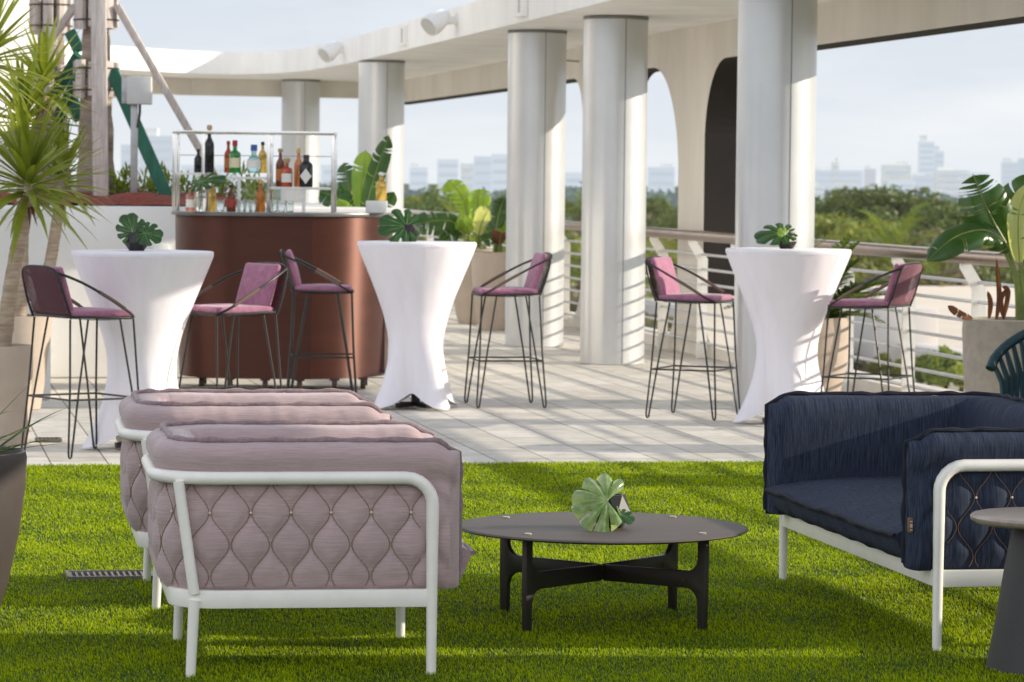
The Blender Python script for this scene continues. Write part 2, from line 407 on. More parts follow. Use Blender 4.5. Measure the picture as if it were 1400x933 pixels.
def paddle_leaf(mb, rib, pts, W, splits=6, up=(0, 0, 1), vee=0.35, n=26, gap=0.5, rs=None):
    """banana / strelitzia blade along the spine pts"""
    rs = rs or random
    sp = smooth_pts(pts, max(3, n // (len(pts) - 1))); k = len(sp)
    up = Vector(up)
    L = sum((sp[i + 1] - sp[i]).length for i in range(k - 1))
    for sgn in (1, -1):
        cuts = sorted(rs.sample(range(3, k - 3), min(splits, k - 8))) if splits else []
        segs = []; s = 0
        for c in cuts + [k - 1]: segs.append((s, c)); s = c
        for (s, e) in segs:
            if e <= s: continue
            tw = rs.uniform(-.14, .14)
            rows = []
            for i in range(s, e + 1):
                t = i / (k - 1)
                tan = (sp[min(k - 1, i + 1)] - sp[max(0, i - 1)]).normalized()
                side = tan.cross(up); side = side.normalized() if side.length > 1e-3 else Vector((1, 0, 0))
                nn = side.cross(tan).normalized()
                w = W / 2 * (math.sin(PI * min(1, t * 0.93 + 0.05)) ** 0.55) * (1 if t < .75 else max(0.02, 1 - ((t - .75) / .25) ** 2.2))
                sh = 0
                if splits and e > s:
                    f = (i - s) / (e - s); sh = (0.5 - f) * gap * L / k * (1 if len(segs) > 1 else 0)
                row = []
                for q in (0.0, .4, .75, 1.0):
                    ang = vee + tw * q - 0.5 * q * q
                    row.append(sp[i] + side * sgn * w * q * math.cos(ang) + nn * w * q * math.sin(ang) + tan * (sh * q + 0.25 * w * q * q))
                rows.append(row)
            vs = [p for r_ in rows for p in r_]
            mb.add(vs, [(a * 4 + b, a * 4 + b + 1, (a + 1) * 4 + b + 1, (a + 1) * 4 + b) for a in range(len(rows) - 1) for b in range(3)])
    if rib is not None:
        rib.tube(sp, [W * .035 * (1 - .8 * i / (k - 1)) for i in range(k)], 6)

def frond(mb, rib, base, d, L, nleaf, ll, lw, droop=0.6, vup=0.35, rs=None):
    rs = rs or random
    d = Vector(d).normalized(); p = Vector(base); pts = [p.copy()]; K = 14
    for i in range(K):
        d = (d + Vector((0, 0, -droop / K * (0.3 + 1.4 * i / K)))).normalized(); p = p + d * (L / K); pts.append(p.copy())
    if rib is not None: rib.tube(pts, [max(.0015, lw * .28 * (1 - .8 * i / K)) for i in range(K + 1)], 5)
    for i in range(nleaf):
        t = 0.16 + 0.84 * i / (nleaf - 1); f = t * K; a = min(K - 1, int(f)); q = pts[a].lerp(pts[a + 1], f - a)
        tan = (pts[a + 1] - pts[a]).normalized(); side = tan.cross(Vector((0, 0, 1)))
        side = side.normalized() if side.length > 1e-3 else Vector((1, 0, 0)); nn = side.cross(tan)
        lf = ll * math.sin(PI * (0.15 + 0.8 * t)) ** 0.6
        for sg in (1, -1):
            dd = side * sg * .85 + tan * .55 + nn * vup + Vector((rs.uniform(-.1, .1), rs.uniform(-.1, .1), rs.uniform(-.1, .1)))
            strap_leaf(mb, q, dd, lf, lw, rs.uniform(.15, .5), 3, 0.3)

# ------------------------------------------------------------------ world and sun
SUN_EL = R(16.5)
sun_h = Vector((math.cos(R(3.0)), math.sin(R(3.0)), 0))
to_sun = Vector((sun_h.x * math.cos(SUN_EL), sun_h.y * math.cos(SUN_EL), math.sin(SUN_EL)))
w = bpy.data.worlds.new('World'); sc.world = w; w.use_nodes = True
nt = w.node_tree; n = nt.nodes; l = nt.links
bg = n['Background']; bg.inputs['Strength'].default_value = 0.15
sky = n.new('ShaderNodeTexSky'); sky.sky_type = 'NISHITA'; sky.sun_disc = False
sky.sun_elevation = SUN_EL; sky.sun_rotation = math.atan2(sun_h.x, sun_h.y)
sky.altitude = 20; sky.air_density = 1.0; sky.dust_density = 2.0; sky.ozone_density = 1.5
# thin cloud veil, thicker toward the horizon, with an added fill glow higher up (direction based, same for every viewer)
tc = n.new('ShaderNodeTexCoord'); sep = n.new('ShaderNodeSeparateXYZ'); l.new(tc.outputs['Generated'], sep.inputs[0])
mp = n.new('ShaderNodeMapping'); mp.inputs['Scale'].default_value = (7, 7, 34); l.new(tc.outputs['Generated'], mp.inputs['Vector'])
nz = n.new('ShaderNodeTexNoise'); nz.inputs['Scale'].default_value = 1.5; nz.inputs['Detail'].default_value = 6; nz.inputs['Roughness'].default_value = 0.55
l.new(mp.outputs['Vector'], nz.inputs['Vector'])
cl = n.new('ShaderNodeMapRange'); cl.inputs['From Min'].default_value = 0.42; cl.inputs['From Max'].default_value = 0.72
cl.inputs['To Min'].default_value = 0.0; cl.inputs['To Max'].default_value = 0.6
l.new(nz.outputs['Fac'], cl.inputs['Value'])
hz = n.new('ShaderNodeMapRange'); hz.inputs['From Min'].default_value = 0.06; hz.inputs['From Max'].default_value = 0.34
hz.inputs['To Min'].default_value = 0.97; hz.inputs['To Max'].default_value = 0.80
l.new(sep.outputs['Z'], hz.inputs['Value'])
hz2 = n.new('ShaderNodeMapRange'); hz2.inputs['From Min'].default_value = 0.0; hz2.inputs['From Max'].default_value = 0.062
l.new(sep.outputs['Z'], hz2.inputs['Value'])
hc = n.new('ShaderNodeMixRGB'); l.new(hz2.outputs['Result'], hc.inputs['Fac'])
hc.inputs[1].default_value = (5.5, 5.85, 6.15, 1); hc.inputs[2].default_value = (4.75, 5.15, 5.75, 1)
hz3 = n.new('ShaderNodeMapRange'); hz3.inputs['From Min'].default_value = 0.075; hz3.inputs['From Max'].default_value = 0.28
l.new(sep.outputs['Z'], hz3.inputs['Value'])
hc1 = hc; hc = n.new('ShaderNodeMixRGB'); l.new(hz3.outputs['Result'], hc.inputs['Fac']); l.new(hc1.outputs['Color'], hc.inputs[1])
zr_ = n.new('ShaderNodeValToRGB'); zr_.color_ramp.elements[0].position = 0.40; zr_.color_ramp.elements[0].color = (12.6, 12.8, 13.2, 1)  # bright band above the view, added as fill for upright faces
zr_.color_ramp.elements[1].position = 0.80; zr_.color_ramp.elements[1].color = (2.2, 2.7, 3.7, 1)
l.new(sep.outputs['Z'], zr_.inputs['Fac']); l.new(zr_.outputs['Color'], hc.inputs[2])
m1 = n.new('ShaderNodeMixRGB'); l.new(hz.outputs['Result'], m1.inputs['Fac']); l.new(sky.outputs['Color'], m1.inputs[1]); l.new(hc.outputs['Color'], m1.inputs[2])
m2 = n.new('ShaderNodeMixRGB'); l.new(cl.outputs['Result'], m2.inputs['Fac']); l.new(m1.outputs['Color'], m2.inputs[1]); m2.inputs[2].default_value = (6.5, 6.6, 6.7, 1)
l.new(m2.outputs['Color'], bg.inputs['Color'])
sl = bpy.data.lights.new('sun', 'SUN'); sl.energy = 5.0; sl.angle = R(0.5); sl.color = (1.0, 0.90, 0.74)
so = bpy.data.objects.new('sun', sl); COL.objects.link(so); so.rotation_euler = to_sun.to_track_quat('Z', 'Y').to_euler(); so.location = (30, 10, 20)

cam = bpy.data.cameras.new('camera'); co = bpy.data.objects.new('camera', cam); COL.objects.link(co)
cam.sensor_width = 36; cam.lens = 36 * F / 1400; cam.clip_start = 0.1; cam.clip_end = 20000
co.matrix_world = Matrix(((cr.x, cu.x, -fw.x, 0), (cr.y, cu.y, -fw.y, 0), (cr.z, cu.z, -fw.z, CAMZ), (0, 0, 0, 1)))
cam.dof.use_dof = True; cam.dof.focus_distance = 11.8; cam.dof.aperture_fstop = 9.5
sc.camera = co
sc.view_settings.view_transform = 'Standard'; sc.view_settings.look = 'None'; sc.view_settings.exposure = 0
sc.cycles.use_denoising = True
sc.cycles.max_bounces = 8

# ------------------------------------------------------------------ terrace floor and lawn
GZ = -14.0
EDGE = 18.03                    # where lawn meets paving (terrace grid)
def grid_plane(name, b0, b1, a0, a1, z, m, kind='structure'):
    mb = MB(); mb.add([(b0, a0, 0), (b1, a0, 0), (b1, a1, 0), (b0, a1, 0)], [(0, 1, 2, 3)])
    o = mb.build(name, m, smooth=False); o.rotation_euler = (0, 0, YAW); o.location = (0, 0, z)
    o['kind'] = kind; return o

def paving_material():
    m = bpy.data.materials.new('paving'); m.use_nodes = True
    nt = m.node_tree; n = nt.nodes; l = nt.links; p = n['Principled BSDF']; p.inputs['Roughness'].default_value = 0.8
    tc = n.new('ShaderNodeTexCoord'); mp = n.new('ShaderNodeMapping'); mp.inputs['Rotation'].default_value = (0, 0, PI / 2)
    mp.inputs['Location'].default_value = (0.02, 0.1, 0)
    l.new(tc.outputs['Object'], mp.inputs['Vector'])
    br = n.new('ShaderNodeTexBrick'); l.new(mp.outputs['Vector'], br.inputs['Vector'])
    br.inputs['Scale'].default_value = 1.0; br.inputs['Brick Width'].default_value = 0.61; br.inputs['Row Height'].default_value = 0.305
    br.inputs['Mortar Size'].default_value = 0.0045; br.inputs['Mortar Smooth'].default_value = 0.3; br.offset = 0.5
    br.inputs['Color1'].default_value = (0.64, 0.595, 0.525, 1); br.inputs['Color2'].default_value = (0.80, 0.745, 0.665, 1); br.inputs['Mortar'].default_value = (0.12, 0.11, 0.10, 1)
    nz = n.new('ShaderNodeTexNoise'); nz.inputs['Scale'].default_value = 5; nz.inputs['Detail'].default_value = 8; nz.inputs['Roughness'].default_value = .7; l.new(tc.outputs['Object'], nz.inputs['Vector'])
    mr = n.new('ShaderNodeMapRange'); mr.inputs['From Min'].default_value = .3; mr.inputs['From Max'].default_value = .7
    mr.inputs['To Min'].default_value = 0.74; mr.inputs['To Max'].default_value = 1.14; l.new(nz.outputs['Fac'], mr.inputs['Value'])
    hs = n.new('ShaderNodeHueSaturation'); l.new(br.outputs['Color'], hs.inputs['Color']); l.new(mr.outputs['Result'], hs.inputs['Value'])
    l.new(hs.outputs['Color'], p.inputs['Base Color'])
    n2 = n.new('ShaderNodeTexNoise'); n2.inputs['Scale'].default_value = 90; l.new(tc.outputs['Object'], n2.inputs['Vector'])
    ma = n.new('ShaderNodeMath'); ma.operation = 'MULTIPLY_ADD'; ma.inputs[1].default_value = -1.5
    l.new(br.outputs['Fac'], ma.inputs[0]); l.new(n2.outputs['Fac'], ma.inputs[2])
    bp = n.new('ShaderNodeBump'); bp.inputs['Strength'].default_value = 0.35; bp.inputs['Distance'].default_value = 0.006
    l.new(ma.outputs['Value'], bp.inputs['Height']); l.new(bp.outputs['Normal'], p.inputs['Normal'])
    return m
M['paving'] = paving_material()
mb = MB(); mb.box((-2.4, 26, -0.30), (19.6, 52, 0.5))
slab = struct(mb.build('terrace_slab', M['white_wall'], smooth=False)); slab.rotation_euler = (0, 0, YAW)
grid_plane('paving', -12, 7.35, EDGE, 51.9, -0.004, M['paving'])
M['turf_base'] = mat('turf_base', (0.012, 0.045, 0.002), 0.9, col2=(0.03, 0.08, 0.003), vscale=60, bump=0.6, bscale=200)
grid_plane('turf_base', -12, 7.35, 0.1, EDGE - 0.02, 0.0, M['turf_base'])

def grass():
    # blades across the wedge of lawn in and around the view, denser near by
    zones = [(8.6, 11.4, 17000, .0025), (11.4, 14.2, 12500, .0029), (14.2, EDGE, 8500, .0037)]
    P = []; Wd = []
    for a0, a1, dens, wd in zones:
        bmid = 0.183 * (a0 + a1) / 2; half = 0.155 * a1 / 0.97 + 0.75
        nb = int(dens * (a1 - a0) * 2 * half)
        b = RNG.uniform(bmid - half, bmid + half, nb); a = RNG.uniform(a0, a1, nb)
        P.append(np.stack([CB * b - SB * a, SB * b + CB * a], 1)); Wd.append(np.full(nb, wd))
    P = np.concatenate(P); Wd = np.concatenate(Wd)
    gq = gp(150, 790); du = (P[:, 0] - gq.x) * CB + (P[:, 1] - gq.y) * SB; dv = -(P[:, 0] - gq.x) * SB + (P[:, 1] - gq.y) * CB
    keep = ~((np.abs(du) < .165) & (np.abs(dv) < .105)); P = P[keep]; Wd = Wd[keep]; N = len(P)
    az = np.where(RNG.random(N) < .72, RNG.normal(PI, .75, N), RNG.uniform(0, 2 * PI, N)); lean = np.abs(RNG.normal(0, .42, N)) + .06
    patch = 0.5 + 0.25 * np.sin(P[:, 0] * 9 + 2.1 * np.sin(P[:, 1] * 5)) + 0.25 * np.sin(P[:, 1] * 7.3 + 1.7 * np.sin(P[:, 0] * 6.1))
    h = RNG.uniform(.008, .016, N) * (0.85 + 0.3 * patch)
    ld = np.stack([np.cos(az), np.sin(az)], 1); wdv = np.stack([-np.sin(az + RNG.normal(0, .6, N)), np.cos(az)], 1); wdv /= np.linalg.norm(wdv, axis=1)[:, None]
    wdv *= (Wd * RNG.uniform(.7, 1.3, N) / 2)[:, None]
    v = np.zeros((N, 5, 3), np.float32)
    v[:, 0, :2] = P - wdv; v[:, 1, :2] = P + wdv
    mid = P + ld * (h * lean * .35)[:, None]; tip = P + ld * (h * lean * 1.15)[:, None]
    v[:, 2, :2] = mid + wdv * .85; v[:, 2, 2] = h * .58; v[:, 3, :2] = mid - wdv * .85; v[:, 3, 2] = h * .58
    v[:, 4, :2] = tip; v[:, 4, 2] = h * np.clip(1.1 - .25 * lean, .55, 1.1)
    base = (np.arange(N) * 5)[:, None]
    lv = np.concatenate([base + np.array([[0, 1, 2, 3]]), base + np.array([[3, 2, 4]])], 1).astype(np.int32).ravel()
    ls = ((np.arange(N) * 7)[:, None] + np.array([[0, 4]])).astype(np.int32).ravel()
    me = bpy.data.meshes.new('lawn'); me.vertices.add(N * 5); me.vertices.foreach_set('co', v.ravel())
    me.loops.add(N * 7); me.loops.foreach_set('vertex_index', lv)
    me.polygons.add(N * 2); me.polygons.foreach_set('loop_start', ls)
    me.update(calc_edges=True); me.validate()
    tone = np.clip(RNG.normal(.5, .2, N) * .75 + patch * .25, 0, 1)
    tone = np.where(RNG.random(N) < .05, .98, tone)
    tv = np.repeat(tone[:, None], 5, 1); tv[:, 0] *= .03; tv[:, 1] *= .03; tv[:, 2] *= .70; tv[:, 3] *= .70; tv[:, 4] = np.clip(tv[:, 4] * 1.6, 0, 1)  # roots darkened, tips lifted: shade between blades put into the colour
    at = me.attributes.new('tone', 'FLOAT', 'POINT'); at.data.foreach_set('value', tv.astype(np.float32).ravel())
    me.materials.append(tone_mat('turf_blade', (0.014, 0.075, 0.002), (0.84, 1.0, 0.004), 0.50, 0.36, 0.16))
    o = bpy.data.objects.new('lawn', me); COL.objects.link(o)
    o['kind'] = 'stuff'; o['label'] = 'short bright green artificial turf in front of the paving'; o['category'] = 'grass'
grass()

# ------------------------------------------------------------------ arcade wall on the right
IN_B, OUT_B = 7.0, 7.3
SOFF = 2.93; ZH = 2.61; ZL = 0.10
OPEN = [(4.4, 8.3, .75), (9.96, 28.92, .75), (29.92, 33.25, 1.1), (34.3, 60, .5)]  # near pier between first two openings is out of view, set to shade lawn
def opening(a):
    for a0, a1, rr in OPEN:
        if a0 < a < a1:
            e = min(a - a0, a1 - a); d = 0
            if e < rr: d = 1 - math.sqrt(max(0, 1 - ((rr - e) / rr) ** 2))
            eb = .5; db = 0
            if e < eb: db = 1 - math.sqrt(max(0, 1 - ((eb - e) / eb) ** 2))
            return ZL + .5 * db, ZH - .95 * rr * d
    return None
GRP = thing('arcade_wall', 'white outer wall with wide rounded openings lined dark brown along the right side', 'wall', (0, 0, 0), YAW)
wall = MB(); rev = MB()
samples = [3.5]
for a0, a1, rr in OPEN:
    samples.append(a0)
    e = [rr * (1 - math.cos(PI / 2 * k / 16)) for k in range(1, 17)]
    samples += [a0 + .004] + [a0 + q for q in e] + list(np.linspace(a0 + rr, a1 - rr, 6))[1:-1] + [a1 - q for q in e[::-1]] + [a1 - .004, a1]
samples = [q for q in samples if q < 48.3] + [48.4]
def q4(m_, p): m_.add(p, [(0, 1, 2, 3)])
for s0, s1 in zip(samples[:-1], samples[1:]):
    mid = opening((s0 + s1) / 2)
    if mid is None:
        for B_ in (IN_B, OUT_B): q4(wall, [(B_, s0, 0), (B_, s1, 0), (B_, s1, SOFF + .05), (B_, s0, SOFF + .05)])
        continue
    o0 = opening(s0) or (ZL + .5, ZH - .95 * .75 if s1 - s0 < .01 else ZH); o1 = opening(s1) or o0
    if opening(s0) is None: o0 = o1
    for B_ in (IN_B, OUT_B):
        q4(wall, [(B_, s0, 0), (B_, s1, 0), (B_, s1, o1[0]), (B_, s0, o0[0])])
        q4(wall, [(B_, s0, o0[1]), (B_, s1, o1[1]), (B_, s1, SOFF + .05), (B_, s0, SOFF + .05)])
    q4(rev, [(IN_B, s0, o0[1]), (IN_B, s1, o1[1]), (OUT_B, s1, o1[1]), (OUT_B, s0, o0[1])])
    q4(wall, [(IN_B, s0, o0[0]), (OUT_B, s0, o0[0]), (OUT_B, s1, o1[0]), (IN_B, s1, o1[0])])
for a0, a1, rr in OPEN:
    for aa in [q for q in (a0 + .004, a1 - .004) if q < 48]:
        z0, z1 = opening(aa); q4(rev, [(IN_B, aa, z0), (OUT_B, aa, z0), (OUT_B, aa, z1), (IN_B, aa, z1)])
wall.build('wall', M['soffit'], GRP, ang=25); rev.build('opening_lining', M['reveal'], GRP, ang=25)

# canopy slab, curving to the left at its far end
CAN = thing('canopy_roof', 'white flat ring canopy carried by the round columns', 'canopy', (0, 0, 0), YAW)
inner = [(5.4, 3.5), (5.4, 30), (5.38, 40), (5.25, 43.4), (4.95, 45.0), (4.4, 45.7), (3.7, 45.35), (2.9, 44.4), (1.9, 43.0), (.5, 40.5), (-.5, 38)]
outer = [(-2.2, 38.8), (-1.0, 41.6), (.6, 44.6), (2.2, 46.8), (4.0, 48.4), (7.4, 48.9), (7.4, 3.5)]
pin = [(p.x, p.y) for p in smooth_pts([(x, y, 0) for x, y in inner[2:]], 5)]
plan = inner[:2] + pin + outer
mb = MB(); mb.prism([(x, y) for x, y in plan], SOFF, SOFF + .30); mb.build('slab', M['white_paint'], CAN, ang=30)
mb = MB()   # low downstand beam along the far outer edge
ob = [(-1.9, 38.9), (-.7, 41.5), (.85, 44.3), (2.35, 46.4), (4.05, 47.95), (6.95, 48.5)]
for i in range(len(ob) - 1):
    (x0, y0), (x1, y1) = ob[i], ob[i + 1]
    mb.beam((x0, y0, 2.81), (x1, y1, 2.81), .22, .236)
mb.build('edge_beam', M['soffit'], CAN, smooth=False)

# columns
def column(label, D, px, first=[None]):
    p = dp(px, 300, D); p.z = 0
    if first[0] is None:
        t = thing('column', label, 'column', p, 0, 'round columns under the canopy')
        sec = []; cr0 = R(-90 + 17)
        for q in range(41): a = lerp(R(90), R(-90) + 2 * PI, q / 40.0); sec.append((.272 * math.cos(a), .272 * math.sin(a)))
        for q in range(1, 6): a = lerp(R(-90), cr0, q / 5); sec.append((.272 * math.cos(a), .272 * math.sin(a)))
        def facet(p0, p1, sag, n_):
            out = []; d = Vector((p1[0] - p0[0], p1[1] - p0[1])); nn = Vector((d.y, -d.x)).normalized()
            for q in range(1, n_ + 1):
                t_ = q / n_; out.append((p0[0] + d.x * t_ + nn.x * sag * 4 * t_ * (1 - t_), p0[1] + d.y * t_ + nn.y * sag * 4 * t_ * (1 - t_)))
            return out
        sec += facet(sec[-1], (.272, 0), .040, 14); sec += facet((.272, 0), (.272 * math.cos(R(73)), .272 * math.sin(R(73))), .040, 14)
        for q in range(1, 5): a = lerp(R(73), R(90), q / 5); sec.append((.272 * math.cos(a), .272 * math.sin(a)))
        mb = MB(); mb.grid(2, len(sec), lambda i, j: (sec[j][0], sec[j][1], i * (SOFF - .012)), closev=True); mb.build('shaft', M['column'], t, ang=14)
        for k, a in enumerate((-73.6, 73.6)):
            mb = MB(); x, y = .2712 * math.cos(R(a)), .2712 * math.sin(R(a)); mb.box((x, y, SOFF / 2 - .01), (.005, .007, SOFF - .04), R(a)); mb.build('seam', M['seam'], t, smooth=False)
        mb = MB(); mb.lathe([(.276, SOFF - .03), (.276, SOFF - .006)], 40); mb.build('collar', M['seam'], t)
        first[0] = t; return t
    return dup(first[0], p, 0, label)
column('nearest and thickest looking round column, behind the right white cocktail table', 23.15, 1059.5)
column('round column between the single middle bar stool and the right cocktail table', 28.5, 839)
column('round column behind the pink stool right of the middle cocktail table', 31.35, 732)
column('sunlit round column behind the right end of the bar', 39.8, 520)
column('farthest round column, seen above the bar bottle rack', 48.0, 410)

# railing
RL = thing('railing', 'terrace railing with round bronze handrail and thin grey horizontal bars', 'railing', (0, 0, 0), YAW)
mb = MB(); mb.tube([(6.83, a, 1.075) for a in np.linspace(6, 46.5, 12)], .046, 16); mb.build('handrail', M['rail_bronze'], RL)
for k in range(7):
    mb = MB(); mb.tube([(6.93, a, .14 + .128 * k) for a in np.linspace(6, 46.4, 6)], .0125, 8); mb.build('bar', M['rail_grey'], RL)
prof = [(6.885, 0), (6.975, 0), (6.975, .87), (6.86, 1.045), (6.80, 1.03), (6.80, 1.0), (6.885, .86)]
for k in range(26):
    a = 21.0 - 9 * 1.53 + k * 1.53
    if a > 46: break
    mb = MB(); o = mb.prism(prof, -.011, .011); mb.xf(o, Matrix.Translation((0, a, 0)) @ Matrix.Rotation(PI / 2, 4, 'X')); mb.build('post', M['frame_white'], RL, smooth=False)

# fixtures on the canopy edge
for i, (px, lab) in enumerate(((463, 'farther white floodlight on the canopy edge above the bar'), (612, 'nearer white floodlight on the canopy edge left of the twin columns'))):
    a = a_on(px + 8, 5.4)
    t = thing('floodlight', lab, 'light', BA(5.4, a, 3.10), YAW, 'floodlights on the canopy edge'); t.scale = (.85, .85, .85)
    mb = MB(); mb.tube([(-.002, 0, 0), (-.10, 0, 0)], .05, 14); mb.tube([(-.002, 0, 0), (-.015, 0, 0)], .085, 14); mb.build('bracket', M['white_paint'], t)
    mb = MB(); mb.tube([(-.09, .02, .05), (-.15, .01, .035), (-.26, -.05, -.03), (-.34, -.09, -.09)], [.06, .10, .125, .13], 20); mb.build('lamp_head', M['white_paint'], t)
    mb = MB(); mb.tube([(-.3406, -.0903, -.0905), (-.345, -.0925, -.0943)], .115, 20); mb.build('lens', M['box_grey'], t)
for i, (px, lab) in enumerate(((408, 'small white electrical box on the canopy edge, farthest one'), (552, 'small white electrical box on the canopy edge between the two floodlights'), (712, 'small white electrical box on the canopy edge, above the left twin column'))):
    a = a_on(px, 5.4)
    t = thing('electrical_box', lab, 'box', BA(5.4 if px > 420 else 5.36, a, 3.08), YAW, 'boxes on the canopy edge')
    mb = MB(); mb.box((-.03, 0, 0), (.06, .34, .22)); mb.build('case', M['white_paint'], t, bevel=.006)
    mb = MB(); mb.box((-.068, -.1, 0), (.016, .03, .16)); mb.build('hinge', M['box_grey'], t, smooth=False)
p = BA(6.98, a_on(790, 7.0), 2.78)
t = thing('wall_hook', 'little metal bracket on the beam between the twin columns', 'bracket', p, YAW)
mb = MB(); mb.tube([(0, 0, 0), (-.18, 0, .01)], .012, 8); mb.build('arm', M['galv'], t)
mb = MB(); mb.lathe([(.02, -.06), (.035, -.03), (.03, .03), (.012, .05)], 12, (-.18, 0, 0)); mb.build('knob', M['brass'], t)

# ------------------------------------------------------------------ left: planter wall, building, palms
PW = thing('planter_wall', 'low white planter wall behind the bar and left table', 'wall', (0, 0, 0), YAW)
mb = MB()
mb.box((-1.2, 24.55, .655), (4.48, 2.5, 1.31)); mb.box((.35, 28.403, .655), (7.10, 5.2, 1.31))
mb.build('wall', M['white_wall'], PW, bevel=.012)
mb = MB(); mb.box((1.37 + .62, 25.79, .96), (.12, .03, .12)); o = mb.build('outlet_box', M['white_paint'], bevel=.004)
tag(o, 'small white outlet box on the planter wall beside the bar', 'outlet'); o.rotation_euler = (0, 0, YAW)
# mulch
mb = MB(); mb.grid(40, 40, lambda i, j: (-3 + 5.7 * i / 39, 26.05 + 4.7 * j / 39, 1.312 + .05 * math.sin(i * .7) * math.sin(j * .5) * (0 < i < 39) + random.uniform(0, .02) + .06 * math.sin(PI * j / 39)))
o = mb.build('mulch', M['mulch']); o.rotation_euler = (0, 0, YAW); o['kind'] = 'stuff'; o['label'] = 'red bark mulch filling the planter under the palms'; o['category'] = 'mulch'

t = thing('white_building', 'tall plain white sunlit building at the far left edge', 'building', BA(0, 0), YAW)
mb = MB(); bx = -0.02
t.location = dp(51, 100, 31.5).to_tuple()[:2] + (0,); t.rotation_euler = (0, 0, R(38))
mb.box((-3.0, 2.0, 3.6), (6.0, 4.0, 7.2)); mb.build('wall', M['white_wall'], t, bevel=.02)
mb = MB(); mb.box((-3.0, 2.0, 7.253), (6.1, 4.1, .1)); mb.build('coping', M['white_paint'], t, smooth=False)

def palm_trunk(mb, base, top, r):
    pts = [Vector(base).lerp(Vector(top), i / 40) for i in range(41)]
    rs = [r * (1.32 - .42 * min(1, i / 12) - .1 * i / 40) * (1 + .045 * ((i % 3) - 1)) for i in range(41)]
    mb.tube(pts, rs, 18)
def palm(label, px, D, pxtop, r):
    b = dp(px, 270, D); b.z = 1.30
    tp = dp(pxtop, 0, D) - b; tp.z = 0
    t = thing('palm_tree', label, 'palm tree', b, 0, 'palms in the planter')
    mb = MB(); palm_trunk(mb, (0, 0, 0), (tp.x * 1.6, 0, 5.0), r); mb.build('trunk', M['trunk_palm'], t)
    mb = MB(); rb = MB()
    for k in range(16):
        a = k * 2.4; e = .9 - .11 * k
        frond(mb, rb, (tp.x * 1.6, 0, 5.0), (math.cos(a) * math.cos(e), math.sin(a) * math.cos(e), math.sin(e)), 2.1, 34, .55, .045, 1.0)
    mb.build('crown', M['cycad'], t, ang=180); rb.build('leaf_stalks', M['stalk'], t)
    # wooden batten collars strapped round the trunk
    for zc, hh, nb, rr in ((1.62, .30, 8, r * 1.02), (1.04, .28, 8, r * 1.06)):
        cx = tp.x * 1.6 * zc / 5
        c = MB()
        for j in range(nb):
            a = 2 * PI * j / nb; c.box((cx + math.cos(a) * (rr + .03), math.sin(a) * (rr + .03), zc), (.045, .085, hh + .02 * (j % 3)), a)
        cc = c.build('batten_collar', M['timber'], t, bevel=.004)
        s = MB()
        for dz in (-.09, .09): s.tube([(cx + math.cos(a) * (rr + .058), math.sin(a) * (rr + .058), zc + dz) for a in np.linspace(0, 2 * PI, 25)[:-1]], .007, 6, closed=True)
        s.build('strap', M['strap'], cc)
    return t, b
palm('thick palm trunk braced with timber, the front one by the metal post', 131, 28.0, 131, .125)
palm('palm trunk farther left, half hidden behind the spiky yucca', 72, 29.2, 66, .125)

BR = 'timber braces propping the palms'
def brace(label, p0, D0, p1, D1, w_, d_, m, name='timber_brace'):
    a = dp(p0[0], p0[1], D0); b = dp(p1[0], p1[1], D1)
    mb = MB(); mb.beam(a, b, w_, d_, (0, 1, 0)); o = mb.build(name, m, bevel=.004)
    tag(o, label, 'timber brace', BR); return o
brace('upright pale plank standing in front of the front palm trunk', (138, 281), 27.55, (134.5, -12), 27.62, .125, .04, M['timber'])
brace('long thin weathered prop leaning right from the palm down past the bottle rack', (306, 262), 28.3, (160, 8), 27.9, .06, .06, M['timber'])
brace('short weathered prop crossing the left palm at the top', (52, 84), 28.4, (101, 10), 28.0, .06, .06, M['timber'])
brace('pale weathered plank standing against the left palm', (60, 120), 28.7, (72, 38), 28.75, .11, .04, M['timber'])
brace('thick green prop sloping right from the front palm to the mulch', (232, 278), 27.5, (153, 97), 27.9, .105, .05, M['timber_green'])
brace('green prop sloping left behind the yucca from the front palm', (78, 165), 28.3, (113, 98), 27.9, .105, .05, M['timber_green'])
brace('green prop standing upright beside the left palm', (110, 165), 28.9, (96, 128), 28.9, .10, .05, M['timber_green'])
brace('green prop high on the left palm', (108, 70), 28.9, (96, 44), 29.0, .10, .05, M['timber_green'])
brace('dark green prop crossing low between the two palms', (76, 128), 28.9, (108, 76), 28.6, .10, .05, M['timber_green'])

# meter box on a galvanised post
b = dp(183, 281, 27.2); b.z = 1.31
t = thing('electrical_post', 'grey electrical box on a galvanised post standing in the mulch', 'electrical box', b, 0)
mb = MB(); mb.box((0, 0, .52), (.055, .04, 1.04)); mb.build('post', M['galv'], t, bevel=.003)
mb = MB(); mb.box((.0475, -.055, .92), (.20, .09, .225)); mb.build('box', M['box_grey'], t, bevel=.012)
mb = MB(); mb.box((-.055, -.03, .92), (.085, .04, .21)); mb.build('back_plate', M['galv'], t, bevel=.004)
mb = MB(); mb.tube([(.05, -.05, .81), (.05, -.05, .74), (.03, -.03, .62)], .011, 8); mb.build('cable', M['strap'], t)

